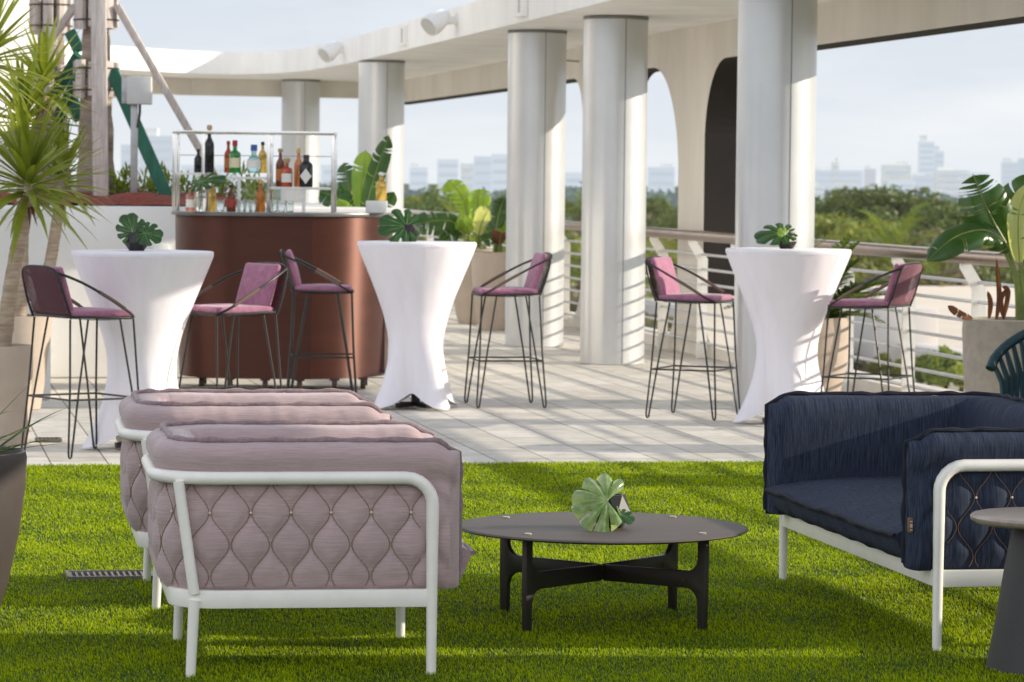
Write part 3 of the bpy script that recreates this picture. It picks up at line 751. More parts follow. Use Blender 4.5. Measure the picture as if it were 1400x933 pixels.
# low shrubs in the mulch
def leafy(mb, c, rx, rz, nl, size, rs):
    for _ in range(nl):
        d = Vector((rs.gauss(0, 1), rs.gauss(0, 1), rs.gauss(0, 1))).normalized(); r_ = rs.uniform(.35, 1) ** .6
        p = Vector(c) + Vector((d.x * rx * r_, d.y * rx * r_, abs(d.z) * rz * r_))
        strap_leaf(mb, p, d + Vector((rs.uniform(-.5, .5), rs.uniform(-.5, .5), .5)), size * rs.uniform(.7, 1.3), size * .42, .4, 3, .2)
for k, px in enumerate((158, 172, 196, 214, 227, 258, 300, 330, 352)):
    rs = random.Random(50 + k); D = 27.9 + .35 * (k % 3); b = dp(px, 275, D); b.z = 1.30
    t = thing('shrub', ['small yellow green shrub in the red mulch left of the bar', 'small shrub in the mulch seen through the bottle rack'][k > 4], 'shrub', b, 0, ['shrubs in the mulch left of the bar', 'shrubs in the mulch behind the bottle rack'][k > 4])
    mb = MB(); leafy(mb, (0, 0, .03), .13, .24 + .06 * (k % 3 == 1), 110, .075, rs); mb.build('foliage', M['shrub'], t, ang=180)
    mb = MB()
    for q in range(5): mb.tube([(0, 0, 0), (rs.uniform(-.09, .09), rs.uniform(-.09, .09), .2)], .004, 5)
    mb.build('stems', M['bark'], t)

# ------------------------------------------------------------------ pots and plants
def pot_round(mb, prof, n=40): mb.lathe(prof, n, cap0=True, cap1=False)
def yucca_head(mb, c, nl, L, w_, rs, spread=(-.55, 1.35)):
    for k in range(nl):
        az = k * 2.39996 + rs.uniform(-.25, .25); e = lerp(spread[0], spread[1], (k + .5) / nl) + rs.uniform(-.15, .15)
        d = Vector((math.cos(az) * math.cos(e), math.sin(az) * math.cos(e), math.sin(e)))
        strap_leaf(mb, Vector(c) + d * .03 + Vector((0, 0, .12 * k / nl)), d, L * rs.uniform(.8, 1.15), w_ * rs.uniform(.85, 1.15), rs.uniform(.15, .55) * (1.3 - .6 * e), 6, .3, rs.uniform(-.4, .4))
def skirt(mb, c, nl, L, rs):
    for k in range(nl):
        az = rs.uniform(0, 2 * PI); d = Vector((math.cos(az) * .7, math.sin(az) * .7, -.7))
        strap_leaf(mb, Vector(c) + Vector((0, 0, -.03)), d, L * rs.uniform(.5, 1), .016, .5, 4, .2)

def yucca_plant(label, potpx, D, prof, trunks, seed, mt, potm):
    rs = random.Random(seed); b = dp(potpx, 300, D); b.z = 0
    t = thing('potted_yucca', label, 'potted plant', b, 0, 'potted yuccas at the left edge')
    mb = MB(); pot_round(mb, prof); mb.build('pot', potm, t)
    rr, zz = prof[-1]
    mb = MB(); mb.lathe([(.001, zz - .06), (rr * .98, zz - .06)], 30, cap0=False, cap1=False); mb.build('soil', M['soil'], t)
    fol = MB(); dry = MB()
    for (p0, p1, r_, hL, nl, dy) in trunks:
        h1 = dp(p1[0], p1[1], D + dy) - b; b1 = dp(p0[0], p0[1], D) - b; b1.z = zz - .08; b1.y = dy * .3
        if r_ > 0:
            mb = MB(); mid = b1.lerp(h1, .5) + Vector((rs.uniform(-.03, .03), 0, 0))
            pts = smooth_pts([b1, mid, h1], 12)
            mb.tube(pts, [r_ * (1.15 - .25 * i / len(pts)) * (1 + rs.uniform(-.06, .06)) for i in range(len(pts))], 14); mb.build('trunk', M['trunk_cane'], t)
        yucca_head(fol, h1, nl, hL * 1.02, .052, rs); skirt(dry, h1, 16, hL * .5, rs)
    fol.build('foliage', mt, t, ang=180); dry.build('dry_leaves', M['dry_leaf'], t, ang=180)
    return t
yucca_plant('tall yucca in a cream cylinder pot at the far left, nearest the lawn', -5, 19.3,
            [(.185, 0), (.20, .1), (.21, .4), (.212, .565), (.198, .567), (.19, .53)],
            [((2, 470), (38, 268), .042, .46, 84, 0), ((-22, 470), (-18, 95), .040, .46, 60, .12)], 3, M['yucca'], M['tan_pot'])
yucca_plant('yucca with two leaning canes in a cream pot behind the leftmost bar stool', 27, 22.2,
            [(.14, 0), (.165, .15), (.20, .45), (.222, .615), (.205, .617), (.19, .57)],
            [((26, 425), (32, 180), .042, .42, 64, 0), ((46, 425), (84, 262), .040, .36, 52, .1), ((10, 425), (60, 130), .036, .38, 46, .2)], 5, M['yucca'], M['tan_pot'])
b = gp(-76, 857); 
t = thing('potted_yucca', 'large taupe bowl shaped pot with spiky leaves at the lower left corner', 'potted plant', b, 0, 'potted yuccas at the left edge')
mb = MB(); pot_round(mb, [(.15, 0), (.175, .02), (.215, .15), (.252, .32), (.272, .48), (.278, .58), (.274, .602), (.262, .604), (.255, .56)], 56); mb.build('pot', M['taupe_pot'], t)
mb = MB(); mb.lathe([(.001, .55), (.258, .55)], 40, cap0=False, cap1=False); mb.build('soil', M['soil'], t)
mb = MB(); rs = random.Random(12)
for k in range(34):
    az = k * 2.4; e = rs.uniform(.1, 1.2); strap_leaf(mb, (rs.uniform(-.12, .12), rs.uniform(-.12, .12), .55), (math.cos(az) * math.cos(e), math.sin(az) * math.cos(e), math.sin(e)), rs.uniform(.28, .44), .026, rs.uniform(.3, .8), 6, .3)
for tx, tz in ((.42, .17), (.36, .05), (.33, .02), (.30, .30)):
    strap_leaf(mb, (.06, -.05, .58), (tx, rs.uniform(-.05, .05), tz + .05), .40, .024, .12, 6, .3)
mb.build('foliage', M['yucca_deep'], t, ang=180)

# big stone planter with strelitzia at the right edge
b = dp(1390, 300, 19.6); b.z = 0
t = thing('potted_strelitzia', 'rough grey stone pot with big paddle leaves at the right edge', 'potted plant', b, 0)
mb = MB(); pot_round(mb, [(.22, 0), (.25, .1), (.29, .4), (.305, .70), (.30, .765), (.27, .768), (.262, .70)], 44); mb.build('pot', M['stone_pot'], t)
mb = MB(); mb.lathe([(.001, .70), (.268, .70)], 30, cap0=False, cap1=False); mb.build('soil', M['soil'], t)
def S_(px, py, dy=0.0): return dp(px, py, 19.6 + dy) - b
def strel_leaf(root, stem, blade, W, m, splits, seed, up=(0, -1, .35), vee=.3, gap=1.5):
    rs = random.Random(seed); mb = MB(); rb = MB()
    pts = [S_(*q) if len(q) == 3 else S_(q[0], q[1]) for q in blade]
    paddle_leaf(mb, rb, pts, W, splits, up, vee, 36, gap, rs)
    st = smooth_pts([S_(*q) if len(q) == 3 else S_(q[0], q[1]) for q in stem], 6)
    rb.tube(st, [.014 * (1.2 - .5 * i / len(st)) for i in range(len(st))], 8)
    lf = mb.build('leaf', m, root, ang=180); rb.build('leaf_stalk', M['stalk'], lf)
strel_leaf(t, [(1396, 440), (1392, 390), (1378, 335)], [(1382, 345, .0), (1362, 310, -.03), (1345, 275, -.05), (1330, 238, -.02)], .31, M['banana'], 10, 1)
strel_leaf(t, [(1392, 440), (1388, 380), (1366, 328)], [(1372, 330, -.1), (1345, 315, -.14), (1305, 325, -.2), (1266, 358, -.25)], .23, M['banana'], 4, 2, (0, -.75, .8), .1, .6)
strel_leaf(t, [(1399, 440), (1399, 400), (1394, 350)], [(1394, 360, -.12), (1392, 320, -.14), (1394, 285, -.14), (1408, 248, -.1)], .13, M['banana_back'], 2, 3)
strel_leaf(t, [(1402, 440), (1404, 380), (1396, 320)], [(1390, 330, .1), (1382, 285, .12), (1398, 262, .1), (1420, 240, .1)], .2, M['banana'], 3, 4)
strel_leaf(t, [(1408, 440), (1412, 380), (1420, 320)], [(1418, 330, -.05), (1436, 280, -.1), (1462, 250, -.1), (1490, 260, -.1)], .26, M['banana'], 5, 5)
mb = MB()
for q in (((1352, 436), (1354, 415), (1350, 398)), ((1362, 437), (1366, 405), (1362, 352)), ((1372, 437), (1378, 400), (1370, 392)), ((1372, 436), (1368, 410), (1378, 395))):
    pts = [S_(x, y, -.2) for x, y in q]; paddle_leaf(mb, None, pts, .034, 0, (0, -1, .2), .9, 10)
paddle_leaf(mb, None, [S_(1330, 436, -.25), S_(1312, 430, -.27), S_(1295, 418, -.28)], .055, 2, (0, -1, .6), .6, 12)
mb.build('dead_leaves', M['dry_leaf'], t, ang=180)


# plants behind the bar and beside the middle column
def strel_pot(label, px, D, prof, leaves, seed, potm, dy=0):
    b = dp(px, 300, D); b.z = 0; rs = random.Random(seed)
    t = thing('potted_strelitzia', label, 'potted plant', b, 0, 'paddle leaved plants in pots along the terrace')
    mb = MB(); pot_round(mb, prof, 36); mb.build('pot', potm, t)
    rr, zz = prof[-1]
    mb = MB(); mb.lathe([(.001, zz), (rr, zz)], 24, cap0=False, cap1=False); mb.build('soil', M['soil'], t)
    for (tipx, tipy, W, m, spl, arch) in leaves:
        tip = dp(tipx, tipy, D + rs.uniform(-.25, .25)) - b
        root = Vector((rs.uniform(-.06, .06), rs.uniform(-.06, .06), zz)); mid = root.lerp(tip, .5) + Vector((-tip.x * .18, 0, arch))
        q = smooth_pts([root, mid, tip], 12); cut = 9
        mb = MB(); rb = MB()
        idx = [cut + round((len(q) - 1 - cut) * i / 4) for i in range(5)]
        paddle_leaf(mb, rb, [q[i] for i in idx], W, spl, (rs.uniform(-.3, .3), -.8, .6), .25, 24, .7, rs)
        rb.tube(q[:cut + 1], [.016 * (1.3 - .4 * i / cut) for i in range(cut + 1)], 7)
        lf = mb.build('leaf', m, t, ang=180); rb.build('leaf_stalk', M['stalk'], lf)
    return t
PROF = [(.17, 0), (.20, .1), (.25, .45), (.265, .74), (.262, .80), (.235, .80), (.228, .72)]
strel_pot('paddle leaved plant rising behind the right end of the bar', 487, 27.3, PROF,
          [(532, 184, .17, M['banana'], 5, .05), (500, 205, .2, M['banana_light'], 2, .12), (470, 222, .18, M['banana'], 4, .15), (436, 262, .22, M['banana'], 5, .22),
           (515, 235, .2, M['banana_light'], 3, .1), (455, 278, .18, M['banana_light'], 2, .15), (540, 262, .2, M['banana'], 3, .12), (490, 250, .16, M['banana_back'], 2, .05)], 21, M['tan_pot'])
strel_pot('yellow green paddle leaved plant in a tan pot right of the middle cocktail table', 650, 36.0, PROF,
          [(612, 246, .3, M['banana_light'], 6, .16), (560, 308, .32, M['banana'], 6, .2), (600, 330, .26, M['banana'], 4, .2), (655, 258, .28, M['banana_light'], 5, .1),
           (668, 286, .24, M['banana_back'], 2, .05), (625, 300, .22, M['banana_light'], 3, .1), (636, 340, .2, M['banana_light'], 1, .12), (705, 300, .26, M['banana'], 4, .1)], 22, M['tan_pot'])
strel_pot('dark leaved plant in a tan pot half hidden by the left twin column', 680, 34.6, PROF,
          [(672, 300, .22, M['banana'], 4, .1), (690, 270, .22, M['banana'], 3, .1), (660, 330, .18, M['banana'], 4, .12), (720, 300, .24, M['banana_light'], 3, .1), (686, 318, .2, M['dry_leaf'], 2, .06)], 23, M['tan_pot'])

# cycad in a beige pot behind the right table
b = dp(1112, 300, 23.6); b.z = 0
t = thing('potted_cycad', 'feathery dark green cycad in a beige pot behind the right cocktail table', 'potted plant', b, 0)
mb = MB(); pot_round(mb, [(.17, 0), (.20, .06), (.255, .30), (.272, .50), (.268, .605), (.245, .607), (.238, .54)], 44); mb.build('pot', M['tan_pot'], t)
mb = MB(); mb.lathe([(.001, .54), (.243, .54)], 30, cap0=False, cap1=False); mb.build('soil', M['soil'], t)
mb = MB(); rb = MB(); rs = random.Random(31)
for k in range(38):
    az = k * 2.4; e = .40 + 1.0 * ((k * 7) % 38) / 38
    frond(mb, rb, (.04 * math.cos(az), .04 * math.sin(az), .56), (math.cos(az) * math.cos(e), math.sin(az) * math.cos(e), math.sin(e)), rs.uniform(.46, .68), 17, .17, .042, 1.0, .3, rs)
mb.build('foliage', M['cycad'], t, ang=180); rb.build('leaf_stalks', M['stalk'], t)

# ------------------------------------------------------------------ cocktail tables
def cocktail(label, p, rot, first=[None]):
    p = Vector((p.x, p.y, 0))
    if first[0] is not None: return dup(first[0], p, rot, label)
    t = thing('cocktail_table', label, 'cocktail table', p, rot, 'white covered cocktail tables')
    mb = MB(); nz_, na = 46, 96
    tab = [(0, .16), (.12, .165), (.3, .172), (.42, .18), (.52, .195), (.64, .224), (.76, .266), (.88, .314), (1.0, .364), (1.06, .388), (1.085, .398), (1.10, .402)]
    def fn(i, j):
        th = 2 * PI * j / na; f = abs(math.cos(2 * th)) ** 2.2
        zb = .006 + .10 * (1 - f) ** 1.2; z = zb + (1.10 - zb) * i / (nz_ - 1)
        r_ = pl(tab, z) + .185 * f * max(0, 1 - z / .62) ** 2.0
        r_ += (.004 * math.sin(9 * th + 8 * z) + .003 * math.sin(23 * th + 5 * z)) * max(0, 1 - z / .45) + .0015 * math.sin(14 * th) * max(0, (z - .7) / .4)
        return (r_ * math.cos(th), r_ * math.sin(th), z)
    o = mb.grid(nz_, na, fn, closev=True)
    k = len(mb.v)
    ring = [(.403, 1.108), (.401, 1.117), (.396, 1.121), (.2, 1.122), (.001, 1.122)]
    mb.lathe([(.402, 1.0995)] + ring, 96, cap0=False)
    cv = mb.build('cover', M['spandex'], t, ang=50)
    mb = MB(); mb.tube([(.4005 * math.cos(a), .4005 * math.sin(a), 1.094) for a in np.linspace(0, 2 * PI, 73)[:-1]], .0022, 6, closed=True)
    for a0 in (.5, PI + .5):
        f0 = abs(math.cos(2 * a0)) ** 2.2; zb = .006 + .10 * (1 - f0) ** 1.2
        sp_ = []
        for q in range(40):
            z = lerp(zb + .004, 1.09, q / 39); rr_ = pl(tab, z) + .185 * f0 * max(0, 1 - z / .62) ** 2 + .0008; sp_.append((rr_ * math.cos(a0), rr_ * math.sin(a0), z))
        mb.tube(sp_, .0016, 5)
    mb.build('seam', M['spandex'], cv)
    mb = MB(); hemp = []
    for j in range(na):
        th = 2 * PI * j / na; p_ = fn(0, j); hemp.append((p_[0] * 1.003, p_[1] * 1.003, p_[2] + .003))
    mb.tube(hemp, .0030, 6, closed=True); mb.build('hem', M['spandex'], cv)
    mb = MB(); mb.lathe([(.03, .02), (.03, 1.08)], 16); 
    for q in range(4):
        a = q * PI / 2; mb.beam((0, 0, .03), (.15 * math.cos(a), .15 * math.sin(a), .02), .05, .03)
    mb.build('pedestal', M['stool_metal'], t)
    first[0] = t; return t
T1 = gp(193.5, 613); T2 = gp(568, 558); T3 = gp(1074.5, 579)
cocktail('white stretch covered cocktail table at left, beside the dark mesh bar stool', T1, R(22))
cocktail('white stretch covered cocktail table in the middle, right of the bar', T2, R(38))
cocktail('white stretch covered cocktail table at right, in front of the thick column', T3, R(8))

# ------------------------------------------------------------------ leaf vases
def facet_pot(mb, r, h, seed):
    rs = random.Random(seed); n_ = 6
    rings = [(r * .62, 0, 0), (r * 1.0, h * .45, .5), (r * .72, h, 0), (r * .60, h, 0), (r * .5, h * .6, 0)]
    vs = []; fs = []
    for (rr, z, tw) in rings:
        for j in range(n_):
            a = 2 * PI * (j + tw) / n_; vs.append((rr * math.cos(a), rr * math.sin(a), z))
    for i in range(len(rings) - 1):
        for j in range(n_):
            j2 = (j + 1) % n_; a, b_, c, d = i * n_ + j, i * n_ + j2, (i + 1) * n_ + j2, (i + 1) * n_ + j
            if i == 0: fs += [(a, b_, d), (b_, c, d)]
            elif i == 1: fs += [(a, b_, c), (a, c, d)]
            else: fs.append((a, b_, c, d))
    fs.append(tuple(range(n_))[::-1]); fs.append(tuple((len(rings) - 1) * n_ + j for j in range(n_)))
    mb.add(vs, fs)
def leaf_vase(label, p, leaves, m, r, h, seed):
    t = thing('leaf_vase', label, 'vase', p, R(17 * seed), 'faceted black vases with a monstera leaf')
    mb = MB(); facet_pot(mb, r, h, seed); mb.build('vase', M['black_pot'], t, smooth=False)
    inv = Matrix.Rotation(-R(17 * seed), 3, 'Z'); rs = random.Random(seed)
    for (hub, tip, nr, L, mm) in leaves:
        hub = inv @ Vector(hub); tip = inv @ Vector(tip); nr = inv @ Vector(nr)
        mb = MB(); vn = MB(); monstera(mb, vn, hub, tip, nr, L, 4 if mm is M['monstera_pale'] else 5, .45 if mm is M['monstera_pale'] else .3, rs, *((.032, .42, .72, .095, True) if mm is M['monstera_pale'] else (.06, .55)))
        vn.tube(smooth_pts([Vector((0, 0, h * .6)), hub * .5 + Vector((0, 0, h * .5)), hub], 5), .0035, 6)
        lf = mb.build('leaf', mm, t, ang=180); vn.build('leaf_veins', M['vein'] if mm is M['monstera_pale'] else M['monstera_pale'], lf)
    return t
CT = V(.325, 11.77, 0); CT_TOP = .337
leaf_vase('faceted black vase with one pale green monstera leaf on the low oval table', dp(836, 713, 11.75) * V(1, 1, 0).to_tuple()[0] if False else V(.352, 11.72, CT_TOP + .001),
          [((-.016, -.085, .100), (-1, .02, .06), (.34, -.72, .60), .138, M['monstera_pale']), ((.03, -.088, .05), (.8, -.3, -.25), (.1, -.6, .8), .075, M['monstera'])], M['monstera_pale'], .072, .115, 1)
def on_table(tp, px, dy=-.05): 
    q = dp(px, 300, tp.y + dy); return V(q.x, q.y, 1.123)
leaf_vase('black vase with an upright dark monstera leaf on the left cocktail table', on_table(T1, 187),
          [((-.02, -.03, .10), (-.25, .1, .9), (.25, -1, .2), .17, M['monstera']), ((.05, -.05, .10), (.9, -.1, -.15), (.1, -.9, .55), .15, M['monstera'])], M['monstera'], .075, .105, 2)
leaf_vase('black vase with a glossy monstera leaf leaning left on the middle cocktail table', on_table(T2, 560),
          [((-.02, -.04, .10), (-1, -.1, .12), (.1, -1, .65), .27, M['monstera'])], M['monstera'], .075, .115, 3)
leaf_vase('black vase with a flat spreading monstera leaf on the right cocktail table', on_table(T3, 1076),
          [((-.03, -.03, .10), (-1, -.1, -.1), (.0, -.55, 1), .26, M['monstera']), ((-.01, -.06, .08), (-.5, -.3, .4), (.6, -1, .4), .10, M['banana_light'])], M['monstera'], .07, .105, 4)

# ------------------------------------------------------------------ bar stools
def pillow(mb, c, s, r_, puff, n_=12, mtx=None, dim=None):
    sx, sy, sz = [q / 2 for q in s]
    o = len(mb.v)
    for ax in range(3):
        for sg in (-1, 1):
            vs = []
            for i in range(n_ + 1):
                for j in range(n_ + 1):
                    a, b_ = math.sin((2 * i / n_ - 1) * PI / 2), math.sin((2 * j / n_ - 1) * PI / 2)
                    q = [0, 0, 0]; q[ax] = sg; q[(ax + 1) % 3] = a; q[(ax + 2) % 3] = b_
                    p = Vector((q[0] * sx, q[1] * sy, q[2] * sz))
                    core = Vector((max(-sx + r_, min(sx - r_, p.x)), max(-sy + r_, min(sy - r_, p.y)), max(-sz + r_, min(sz - r_, p.z))))
                    d = p - core; p = core + (d.normalized() * r_ if d.length > 1e-9 else d)
                    u, v_ = p.x / sx, p.y / sy
                    k = puff * (1 - u * u) * (1 - v_ * v_)
                    p.z += (k if p.z > 0 else -k * .2)
                    if dim: p.z -= dim(u, v_) * (1 if p.z > 0 else 0)
                    vs.append(p)
            mb.add(vs, [(i * (n_ + 1) + j, (i + 1) * (n_ + 1) + j, (i + 1) * (n_ + 1) + j + 1, i * (n_ + 1) + j + 1) for i in range(n_) for j in range(n_)])
    mm = Matrix.Translation(c) @ (mtx if mtx is not None else Matrix.Identity(4))
    mb.xf(o, mm)
def tuft(u, v_):
    s = 0
    for a in (-.45, .45):
        for b_ in (-.45, .45): s += .013 * math.exp(-((u - a) ** 2 + (v_ - b_) ** 2) / .02)
    return s + .005 * math.exp(-(v_ - .0) ** 2 / .004)
def make_stool(name, label, rope):
    t = thing(name, label, 'bar stool', (0, 0, 0), 0, 'pink bar stools around the cocktail tables')
    zs = .765
    rim = [V(x, y, zs + (.01 if x < 0 else 0)) for x, y in rrect(-.20, .215, -.225, .225, .07, 5)]
    mb = MB(); mb.tube(rim, .0075, 8, closed=True)
    bk = smooth_pts([V(-.19, .215, zs), V(-.225, .215, .86), V(-.262, .20, .985), V(-.275, .17, 1.03), V(-.28, .10, 1.045), V(-.28, 0, 1.047), V(-.28, -.10, 1.045), V(-.275, -.17, 1.03), V(-.262, -.20, .985), V(-.225, -.215, .86), V(-.19, -.215, zs)], 4)
    mb.tube(bk, .0075, 8); mb.build('seat_frame', M['stool_metal'], t)
    # woven shell: crossing flat strands over the back and under the seat
    wv = MB()
    def surf(u, v_):    # u across -1..1, v 0..1 seat front -> 0.45 seat rear -> 1 back top
        if v_ < .5: x = lerp(.205, -.17, v_ / .5); z = zs - .012 * math.sin(PI * v_ / .5) - .0; hw = .215
        else:
            q = (v_ - .5) / .5; x = -.19 - .09 * q ** .8; z = zs + .02 + .255 * q; hw = lerp(.21, .165 if q > .93 else .195, q); x -= .02 * (1 - u * u)
        return V(x, u * hw, z)
    K = 26
    for fam in (1, -1):
        for k in range(-K, K + 1):
            row = []
            for i in range(25):
                v_ = i / 24; u = k / K * 2 + fam * (v_ - .5) * 2.6
                row.append((u, v_))
            cur = []
            for (u, v_) in row + [(9, 9)]:
                if abs(u) <= 1: cur.append(surf(u, v_) + V(.0015 * fam, 0, .001 * fam))
                else:
                    if len(cur) > 1:
                        vs = []
                        for p in cur: vs += [p + V(0, -.0042, 0), p + V(0, .0042, 0)]
                        wv.add(vs, [(2 * i, 2 * i + 1, 2 * i + 3, 2 * i + 2) for i in range(len(cur) - 1)])
                    cur = []
    wv.build('woven_shell', rope, t, ang=180)
    # seat and back cushions
    mb = MB(); pillow(mb, (.012, 0, zs + .024), (.39, .40, .036), .017, .012, 14, None, tuft); mb.build('seat_cushion', M['pink'], t)
    mtx = Matrix.Rotation(R(73), 4, 'Y')
    mb = MB(); pillow(mb, (-.195, 0, .918), (.27, .35, .034), .016, .014, 14, mtx, tuft); mb.build('back_cushion', M['pink'], t)
    for sy in (1, -1):
        ar = smooth_pts([V(-.272, sy * .185, 1.02), V(-.14, sy * .243, .962), V(.03, sy * .256, .872), V(.15, sy * .245, .800), V(.205, sy * .205, zs + .005)], 7)
        mb = MB(); mb.tube(ar, .0075, 8); a_ = mb.build('arm', M['stool_metal'], t)
        mb = MB(); mb.tube(ar[11:20], .0105, 8); mb.build('grip', M['stool_grip'], a_)
    feet = {}
    for sx in (1, -1):
        for sy in (1, -1):
            f = V(.005 + sx * .228, sy * .262, .009)
            t1 = V(.008 + sx * .198, sy * .20, zs - .004); t2 = V(.008 + sx * .10, sy * .224, zs - .004)
            mb = MB(); dirx = V(-sx * .011, 0, 0)
            pts = [t1, t1.lerp(f, .5), f + V(sx * .009, 0, .03), f + V(sx * .006, 0, .006), f, f + V(-sx * .008, 0, .006), f + V(-sx * .012, 0, .03), t2.lerp(f, .5) , t2]
            mb.tube(pts, .0062, 8); mb.build('leg', M['stool_metal'], t)
            feet[(sx, sy)] = t1.lerp(f, (zs - .32) / zs) + V(0, 0, 0)
    mb = MB(); ring = [feet[(1, 1)], feet[(-1, 1)], feet[(-1, -1)], feet[(1, -1)]]
    for i in range(4): mb.tube([ring[i], ring[(i + 1) % 4]], .0058, 8)
    mb.build('footrest', M['stool_metal'], t)
    return t
def facing(x, y): return math.atan2(y, x)
def gpxy(px, D): 
    p = dp(px, 400, D); return V(p.x, p.y, 0)
s1 = make_stool('bar_stool', 'bar stool seen from behind at the left table, dark burgundy mesh back', M['burgundy'])
s1.location = gpxy(113, 18.55); s1.rotation_euler = (0, 0, facing(.80, .60))
s6 = make_stool('bar_stool', 'bar stool right of the right table, rose mesh back toward us', M['rose_rope'])
s6.location = gpxy(1190, 21.3); s6.rotation_euler = (0, 0, facing(-.90, .43))
dup(s1, gpxy(313, 19.3), facing(-.80, -.60), 'bar stool right of the left table, pink cushion turned toward us')
dup(s1, gpxy(440, 23.1), facing(1, .04), 'bar stool in side view close to the bar front')
dup(s1, gpxy(693, 22.9), facing(-.985, -.17), 'bar stool right of the middle table with its back to the column')
dup(s1, gpxy(949, 22.0), facing(.93, -.36), 'bar stool left of the right table, pink back cushion lit by sun')

# ------------------------------------------------------------------ bar counter
BD = 24.55
b = dp(385, 300, BD); b.z = 0
BAR = thing('bar_counter', 'brown curved mobile bar counter on castors with a thin grey top', 'bar', b, R(0.5))
def bar_path(R_, hw, k=1.0):
    left = [(-hw - R_ * math.cos(a), -R_ * math.sin(a)) for a in np.linspace(0, PI / 2, 28)]
    flat = [(lerp(-hw, hw, q / 8), -R_ + .012 * q / 8) for q in range(1, 9)]
    r2 = .90 * k; a0 = R(22); cx_ = hw - r2 * math.sin(a0); cy_ = -R_ + .012 + r2 * math.cos(a0)
    right = [(cx_ + r2 * math.sin(a), cy_ - r2 * math.cos(a)) for a in np.linspace(a0, R(84), 30)][1:]
    return left + flat + right
barpath = bar_path(.56, .24)
mb = MB(); nz_ = 14; nth = 64
def barfn(i, j):
    q = i / (nz_ - 1); z = .085 + (1.262 - .085) * q; k = .955 + .045 * math.sin(q * PI / 2)
    x_, y_ = barpath[j]
    return (x_ * k, y_ * k + .30, z)
nth = len(barpath)
mb.grid(nz_, nth, barfn); 
mb.build('front_panel', M['copper_body'], BAR, ang=12)
mb = MB(); mb.box((0, .43, .68), (1.5, .24, 1.15)); mb.build('cabinet', M['rubber'], BAR, smooth=False)
pl_ = [(x_, y_ + .30) for x_, y_ in bar_path(.59, .24, 1.035)] + [(.83, .62), (-.83, .62)]
mb = MB(); mb.prism(pl_, 1.263, 1.29); mb.build('countertop', M['counter'], BAR, bevel=.003)
for x, y in ((-.58, .06), (-.36, -.12), (-.1, -.18), (.15, -.18), (.40, -.1), (.6, .08), (-.6, .5), (.6, .5)):
    mb = MB(); mb.tube([(x - .018, y, .04), (x + .018, y, .04)], .04, 16); mb.box((x, y, .078), (.07, .05, .014)); mb.build('castor', M['rubber'], BAR)

# bottle rack
CTZ = 1.291
def bx_(px): return dp(px, 300, BD).x
RK = thing('bottle_rack', 'chrome tube bottle rack with white shelves standing on the bar', 'rack', V(0, BD + .12, CTZ), 0)
def rz(py, D=BD): return dp(350, py, D).z - CTZ
mb = MB(); x0, x1 = bx_(238), bx_(455); top = rz(184); dy = .15; sq = .024
bays = [bx_(238), bx_(278), bx_(367), bx_(455)]
for x in bays:
    for y in (-dy, dy):
        mb = MB(); mb.box((x, y, top / 2), (sq, sq, top)); mb.build('upright', M['chrome'], RK, bevel=.003)
for y in (-dy, dy):
    mb = MB(); mb.box(((x0 + x1) / 2, y, top + sq / 2 + .0005), (x1 - x0 + sq, sq, sq)); mb.build('top_rail', M['chrome'], RK, bevel=.003)
for x in (x0, x1):
    mb = MB(); mb.box((x, 0, top + sq / 2 + .0005), (sq - .002, 2 * dy - sq - .001, sq - .002)); mb.build('end_rail', M['chrome'], RK, smooth=False)
shz = [rz(237), rz(242), rz(255.5)]
for (xa, xb), z in zip(((bays[0], bays[1]), (bays[1], bays[2]), (bays[2], bays[3])), shz):
    mb = MB(); mb.box(((xa + xb) / 2, 0, z - .009), (xb - xa - sq - .001, 2 * dy + .02, .018)); mb.build('shelf', M['shelf_white'], RK, bevel=.002)
for (xa, xb) in ((bays[0], bays[1]), (bays[1], bays[2]), (bays[2], bays[3])):
    mb = MB(); mb.tube([(xa + .0125, dy, rz(213)), (xb - .0125, dy, rz(213))], .004, 6); mb.build('guard_rod', M['chrome'], RK)
x = bx_(412); mb = MB(); mb.box((x, dy, (shz[2] - .018) / 2), (sq, sq, shz[2] - .019)); mb.build('upright', M['chrome'], RK, smooth=False)
x = bx_(327); mb = MB(); mb.box((x, -dy, (shz[1] - .018) / 2), (sq, sq, shz[1] - .019)); mb.build('upright', M['chrome'], RK, smooth=False)

def glass(name, c, tr=.75, rough=.06):
    return mat(name, c, rough, trans=tr, spec=.5)
G_ = {k: glass('glass_' + k, c, tr) for k, c, tr in (('green', (.01, .30, .04), .45), ('teal', (.45, .75, .75), .7), ('amber', (.62, .22, .03), .6), ('red', (.55, .09, .03), .5), ('brown', (.20, .06, .02), .4),
                                                       ('orange', (.75, .28, .10), .5), ('black', (.008, .008, .010), .0), ('clear', (.85, .88, .86), .9), ('pink', (.70, .32, .24), .6), ('gold', (.80, .55, .12), .7))}
CAPM = {'red': mat('cap_red', (.35, .015, .015), .4), 'black': mat('cap_black', (.012, .012, .014), .4), 'blue': mat('cap_blue', (.03, .09, .35), .4), 'cork': mat('cap_cork', (.48, .33, .2), .7), 'silver': mat('cap_silver', (.6, .6, .6), .25, .9), 'gold': mat('cap_gold', (.55, .36, .12), .35, .8)}
LABM = {'cream': mat('label_cream', (.72, .64, .42), .6), 'white': mat('label_white', (.75, .74, .70), .6), 'red': mat('label_red', (.4, .05, .04), .6), 'orange': mat('label_orange', (.62, .2, .06), .6), 'dark': mat('label_dark', (.05, .04, .04), .6)}
